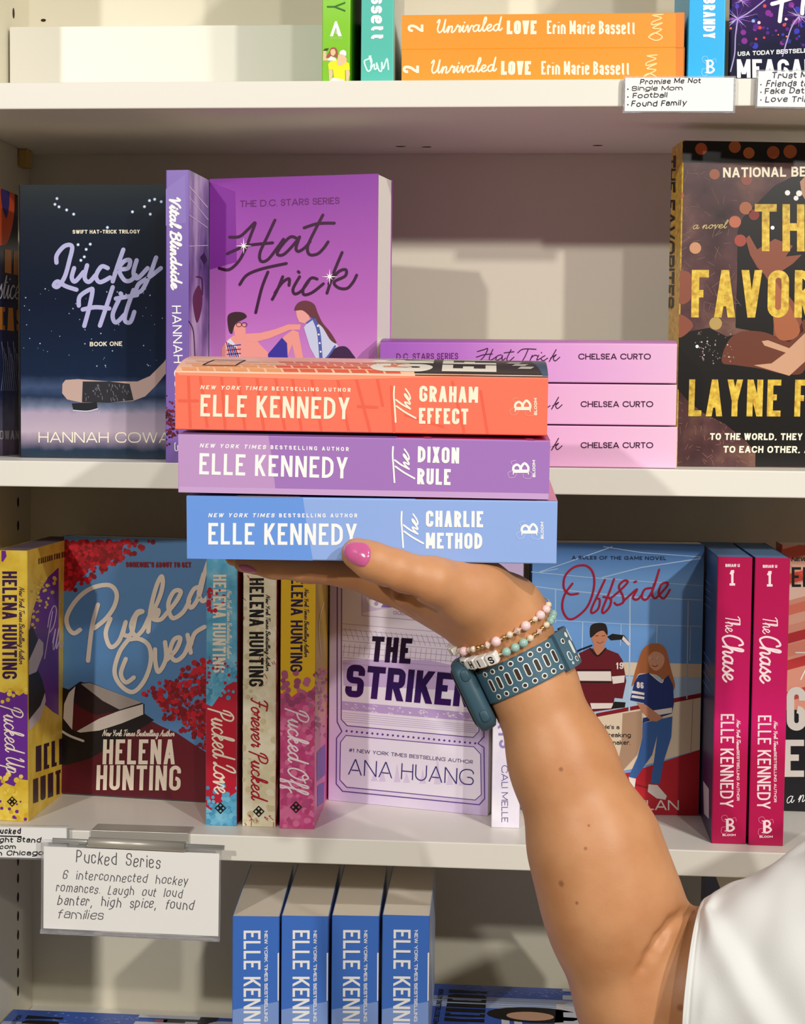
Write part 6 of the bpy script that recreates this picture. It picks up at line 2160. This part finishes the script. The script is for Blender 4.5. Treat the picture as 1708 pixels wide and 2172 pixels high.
tc_, bc_ = catmull(tops, 8), catmull(bots, 8)
for i in range(NS):
    t = (i / (NS - 1))
    tp, bt = lerp_list(tc_, t), lerp_list(bc_, t)
    P_, Q_ = PY(tp.x, tp.y, YSL), PY(bt.x, bt.y, YSL)
    c0 = (P_ + Q_) / 2
    e1 = (P_ - Q_) / 2
    r_ = e1.length
    e2 = Vector((0, -1, 0)) * (r_ * .86) + Vector((-.012 * (1 - t), 0, 0))
    row = []
    for k in range(NR):
        a = 2 * math.pi * k / NR
        p = c0 + e1 * math.cos(a) + e2 * math.sin(a)
        nrm = (e1 * math.cos(a) + e2 * math.sin(a)).normalized()
        f = (mnoise.noise(Vector((t * 4.0 + a * .5, a * 1.3, 2.2))) * .0045 + mnoise.noise(Vector((t * 9 - a, a * 2.4 + t * 4, 7.2))) * .0022) * min(1, t * 5)
        fold_ = .004 * math.exp(-((t - .327 - .22 * (a - 1.1)) / .05) ** 2) * (1 if 0.2 < a < 2.6 else 0) - .0035 * math.exp(-((t - .389 - .22 * (a - 1.1)) / .06) ** 2) * (1 if 0.2 < a < 2.6 else 0)
        hem = -.0007 * math.exp(-((t - .0895) / .0065) ** 2)
        row.append(p + nrm * (f + fold_ + hem))
    rows.append(row)
mb = MB()
vs = [p for r in rows for p in r]
fs = []
for i in range(NS - 1):
    for k in range(NR):
        k2 = (k + 1) % NR
        fs.append([i * NR + k, (i + 1) * NR + k, (i + 1) * NR + k2, i * NR + k2])
fs.append([(NS - 1) * NR + k for k in range(NR)])
mb.add(vs, fs)
sl = mb.build('t_shirt_sleeve', [COT], person, smooth=True, inv=PINV)
so = sl.modifiers.new('cloth thickness', 'SOLIDIFY')
so.thickness = .0012
so.offset = 1
sb = sl.modifiers.new('smooth cloth', 'SUBSURF')
sb.levels = 1
sb.render_levels = 1

# ------------------------------------------------------------------ watch
SIL = mat('#48687a', .5, spec=.3, name='slate teal silicone')
SIL2 = mat('#375462', .42, spec=.35, name='dark teal case')
SILL = mat('#dfe8e2', .5, name='pale lining')
SLOT = mat('#3a2820', .6, name='slot')
wc = PY(1112, 1415, -.2015)
A1, A2 = PY(1068, 1326, -.200), PY(1128, 1450, -.202)
axis = (A2 - A1).normalized()
# across the arm in the picture, then towards the camera
side = PY(1205, 1358, -.2015) - PY(1020, 1452, -.2015)
side = (side - axis * side.dot(axis)).normalized()
front = axis.cross(side)
if front.y > 0:
    front = -front
watch = empty('watch', wc, 'slate teal sports watch worn on the wrist, its perforated band facing out', 'watch')
WI = Matrix.Translation(-wc)
RS, RF = .0262, .0252      # half widths of the wrist inside the band
BW = .0198                 # band width


def band_pt(th, s, lift=0.0):
    """th = angle from the right side towards the front, s = -0.5..0.5 along the arm"""
    n = (side * math.cos(th) / RS + front * math.sin(th) / RF).normalized()
    return wc + side * (RS * math.cos(th)) + front * (RF * math.sin(th)) + axis * (s * BW) + n * lift


def ring_band(t0, t1, s0, s1, l0, l1, n=72, mi=0, mb=None):
    mb = mb or MB()
    vs, fs = [], []
    prof = [(s0, l0), (s0, l1 - .0004), (s0 + .03, l1), (s1 - .03, l1), (s1, l1 - .0004), (s1, l0)]
    m_ = len(prof)
    for i in range(n + 1):
        th = t0 + (t1 - t0) * i / n
        vs += [band_pt(th, s, l) for s, l in prof]
    for i in range(n):
        for k in range(m_):
            k2 = (k + 1) % m_
            fs.append([i * m_ + k, (i + 1) * m_ + k, (i + 1) * m_ + k2, i * m_ + k2])
    fs += [list(range(m_)), [n * m_ + k for k in reversed(range(m_))]]
    mb.add(vs, fs, mi)
    return mb


def pill(mb, th, s, hw_, hh, lift, mi, n=16):
    """rounded slot on the band: half sizes in metres (along the band, along the arm)"""
    out = []
    R2 = min(hw_, hh)
    for k in range(n):
        a = 2 * math.pi * k / n
        x, y = R2 * math.cos(a), R2 * math.sin(a)
        x += (hw_ - R2) * (1 if x > 0 else -1)
        y += (hh - R2) * (1 if y > 0 else -1)
        out.append(band_pt(th - x / RS, s + y / BW, lift))
    mb.add(out, [list(range(n))], mi)


def pill_rim(mb, th, s, hw_, hh, l0, l1, mi, n=20, t=.00055):
    a_, b_ = [], []
    vs = []
    for grow, l in ((t, l0), (t, l1), (0, l1 + .0001), (0, l0)):
        R2 = min(hw_, hh) + grow
        for k in range(n):
            a = 2 * math.pi * k / n
            x, y = R2 * math.cos(a), R2 * math.sin(a)
            x += (hw_ + grow - R2) * (1 if x > 0 else -1)
            y += (hh + grow - R2) * (1 if y > 0 else -1)
            vs.append(band_pt(th - x / RS, s + y / BW, l))
    fs = []
    for j in range(3):
        for k in range(n):
            k2 = (k + 1) % n
            fs.append([j * n + k, j * n + k2, (j + 1) * n + k2, (j + 1) * n + k])
    mb.add(vs, fs, mi)


LB_ = .0024
mb = ring_band(-math.pi, math.pi, -.5, .5, .0003, LB_, 96)
PI = math.pi
for k in range(8):
    th = PI * (.735 - .068 * k)
    for s in (-.36, .36):
        dth = PI * (.012 if s < 0 else -.012)
        pill_rim(mb, th + dth, s, .00105, .00105, LB_ - .0006, LB_ + .0001, 1)
        pill(mb, th + dth, s, .00105, .00105, LB_ + .00008, 2)
    pill_rim(mb, th, 0, .0011, .0034, LB_ - .0006, LB_ + .0001, 1)
    pill(mb, th, 0, .0011, .0034, LB_ + .00008, 2)
mb.build('band', [SIL, SILL, SLOT], watch, inv=WI)
mb = ring_band(-.12 * PI, .215 * PI, -.56, .56, LB_ - .0006, LB_ + .0026, 30)
LK2 = LB_ + .0026
for th, s, hw_, hh, fill in ((.165, -.26, .0011, .0011, 2), (.165, .2, .0012, .0022, 0), (.165, .42, .0003, .0003, 0), (.09, -.36, .0011, .0011, 1), (.085, .02, .0011, .0036, 1), (.10, .38, .0011, .0011, 2),
                             (.02, -.3, .0006, .0034, 1), (.02, .36, .001, .001, 1)):
    pill_rim(mb, th * PI, s, hw_, hh, LK2 - .0006, LK2 + .0001, 1)
    pill(mb, th * PI, s, hw_, hh, LK2 + .00008, fill)
mb.build('keeper_buckle', [SIL, SILL, SLOT], watch, inv=WI)
# case on the back of the wrist, on the left
cth = PI * .985
cn = (side * math.cos(cth) * 1.0 + front * math.sin(cth)).normalized()
cu = axis
cv = cn.cross(cu)
cc = wc + side * (RS * math.cos(cth)) + front * (RF * math.sin(cth)) + cn * .0060 + axis * .001


def rbox(mb, c, u, v, n, hu, hv, hn, r, mi=0, seg=6, taper=.82):
    prof = []
    for sx, sy, a0 in ((1, 1, 0), (-1, 1, PI / 2), (-1, -1, PI), (1, -1, 1.5 * PI)):
        for k in range(seg + 1):
            a = a0 + PI / 2 * k / seg
            prof.append((sx * (hu - r) + r * math.cos(a), sy * (hv - r) + r * math.sin(a)))
    m_ = len(prof)
    vs, fs = [], []
    lay = ((-1, taper), (-.7, .97), (-.2, 1), (.4, 1), (.8, .96), (1, taper))
    for z_, f in lay:
        vs += [c + u * (x * f) + v * (y * f) + n * (hn * z_) for x, y in prof]
    for j in range(len(lay) - 1):
        for k in range(m_):
            k2 = (k + 1) % m_
            fs.append([j * m_ + k, j * m_ + k2, (j + 1) * m_ + k2, (j + 1) * m_ + k])
    fs += [list(reversed(range(m_))), [(len(lay) - 1) * m_ + k for k in range(m_)]]
    mb.add(vs, fs, mi)


mb = MB()
rbox(mb, cc, cu, cv, cn, .0215, .0195, .0056, .009)
mb.build('case', [SIL2], watch, smooth=True, inv=WI)
mb = MB()
rbox(mb, cc + cn * .0052, cu, cv, cn, .0180, .0160, .0014, .007)
mb.build('screen', [mat('#08090b', .08, spec=.6, name='black glass')], watch, smooth=True, inv=WI)
for s in (-.0125, .0125):
    mb = MB()
    fv = cv if cv.y < 0 else -cv
    rbox(mb, cc + cu * s + fv * .0192 - cn * .001, cu, cn, fv, .0034, .0024, .0012, .002)
    mb.build('button', [SIL2], watch, smooth=True, inv=WI)

# ------------------------------------------------------------------ two bead bracelets
BI = None


def bracelet(label, pl, pr, sag, seq, Yc, th0=1.0):
    """pl, pr: where the strand passes the outline of the wrist; sag: how far the front bows down the arm"""
    a, b_ = PY(*pl, Yc), PY(*pr, Yc)
    c = (a + b_) / 2
    e1 = (b_ - a) / 2
    r = e1.length
    e2 = -(Vector((0, 1, 0))) * (r * 1.0) + axis * sag
    root = empty('bead_bracelet', c, label, 'bracelet', 'bead bracelets on the wrist')
    inv = Matrix.Translation(-c)

    def P(th, out=.0):
        d = e1 * math.cos(th) + e2 * math.sin(th)
        dn = d.normalized()
        hit = BV.ray_cast(c + dn * .09, -dn)[0]
        rad = max((hit - c).length if hit else r, r * .8)
        return c + dn * (rad + out)

    mb = MB()
    pts = [P(2 * PI * k / 90, .0018) for k in range(91)]
    mb.tube(pts, .0004, 6, caps=False)
    mb.build('elastic_cord', [mat('#d8d0c8', .5, name='cord')], root, inv=inv)
    th = PI * th0
    def step(th, dist):
        a = P(th, .0022)
        for _ in range(400):
            th -= .004
            if (P(th, .0022) - a).length >= dist:
                break
        return th

    for kind, w in seq:
        w *= 1.12
        th = step(th, w / 2)
        p = P(th, w * .42)
        tg = (P(th - .08) - P(th + .08)).normalized()
        nr = (p - c)
        nr = (nr - tg * nr.dot(tg)).normalized()
        up_v = tg.cross(nr).normalized()
        mb = MB()
        if kind == 'pink':
            mb.sphere(p, w / 2)
            mb.build('pink_bead', [mat('#f6d2d2', .3, spec=.5, name='pink stone')], root, smooth=True, inv=inv)
        elif kind == 'teal':
            mb.sphere(p, w / 2)
            mb.build('green_bead', [mat('#9dc2b8', .28, spec=.5, name='pale green stone')], root, smooth=True, inv=inv)
        elif kind == 'gold':
            mb.sphere(p, w / 2, 10, 7)
            mb.build('gold_bead', [mat('#d8b070', .22, metal=1.0, name='gold')], root, smooth=True, inv=inv)
        elif kind == 'pearl':
            mb.sphere(p, w / 2)
            mb.build('champagne_bead', [mat('#e6d3ba', .2, spec=.6, coat=.5, name='champagne pearl')], root, smooth=True, inv=inv)
        elif kind == 'crystal':
            h_ = w / 2
            ring = [p + (nr * math.cos(q) + up_v * math.sin(q)) * h_ * .95 for q in [2 * PI * k / 6 for k in range(6)]]
            vs = [p - tg * h_] + ring + [p + tg * h_]
            fs = [[0, 1 + k, 1 + (k + 1) % 6] for k in range(6)] + [[7, 1 + (k + 1) % 6, 1 + k] for k in range(6)]
            mb.add(vs, fs)
            mb.build('crystal_bead', [mat('#e2c6b6', .1, spec=.8, coat=1.0, name='blush crystal')], root, inv=inv)
        elif kind.startswith('L'):
            h_ = w / 2 * .97
            rbox(mb, p, tg, up_v, nr, h_, h_, h_, .0008, seg=3, taper=.9)
            mats = [mat('#f4f1ec', .4, name='white letter bead'), BLK]
            t_ = h_ * 1.1
            ux_, uy_ = tg, (up_v if up_v.dot(axis) < 0 else -up_v)
            o = p - ux_ * t_ * .45 - uy_ * t_ * .62 + nr * (h_ + .00006)
            for q in layout(kind[1], .75, .2, .3):
                mb.add([o + ux_ * (v.x * t_ * 1.2) + uy_ * (v.y * t_ * 1.24) for v in q], [list(range(len(q)))], 1)
            mb.build('letter_bead', mats, root, inv=inv)
        th = step(th, w / 2 + .0001)
    return root


bracelet('upper bead bracelet of pink stones, gold and crystals nearest the hand', (984, 1360), (1156, 1278), .0030,
         [('LA', .0042), ('LI', .0042), ('LL', .0042), ('gold', .0022), ('crystal', .0038), ('pink', .0046), ('crystal', .003), ('pearl', .0032), ('gold', .0026), ('gold', .0024), ('crystal', .0044), ('pink', .0050), ('gold', .0028), ('pearl', .0034),
          ('crystal', .0046), ('pink', .0050), ('gold', .0026), ('pearl', .003), ('pink', .0048), ('gold', .0022), ('pink', .0044), ('crystal', .003), ('pearl', .0034), ('gold', .0026)], -.2, 1.0)
bracelet('lower bead bracelet with white letter cubes and pale green stones, beside the watch', (996, 1382), (1168, 1298), .0045,
         [('LF', .0042), ('LT', .0058), ('LH', .0058), ('LI', .0058), ('LS', .0058), ('gold', .002), ('teal', .0046), ('teal', .0046), ('teal', .0046), ('pearl', .0036), ('gold', .0026), ('crystal', .0036), ('gold', .0028), ('pearl', .0036), ('teal', .0044), ('teal', .0044),
          ('teal', .0044), ('gold', .0026)], -.2, .90)
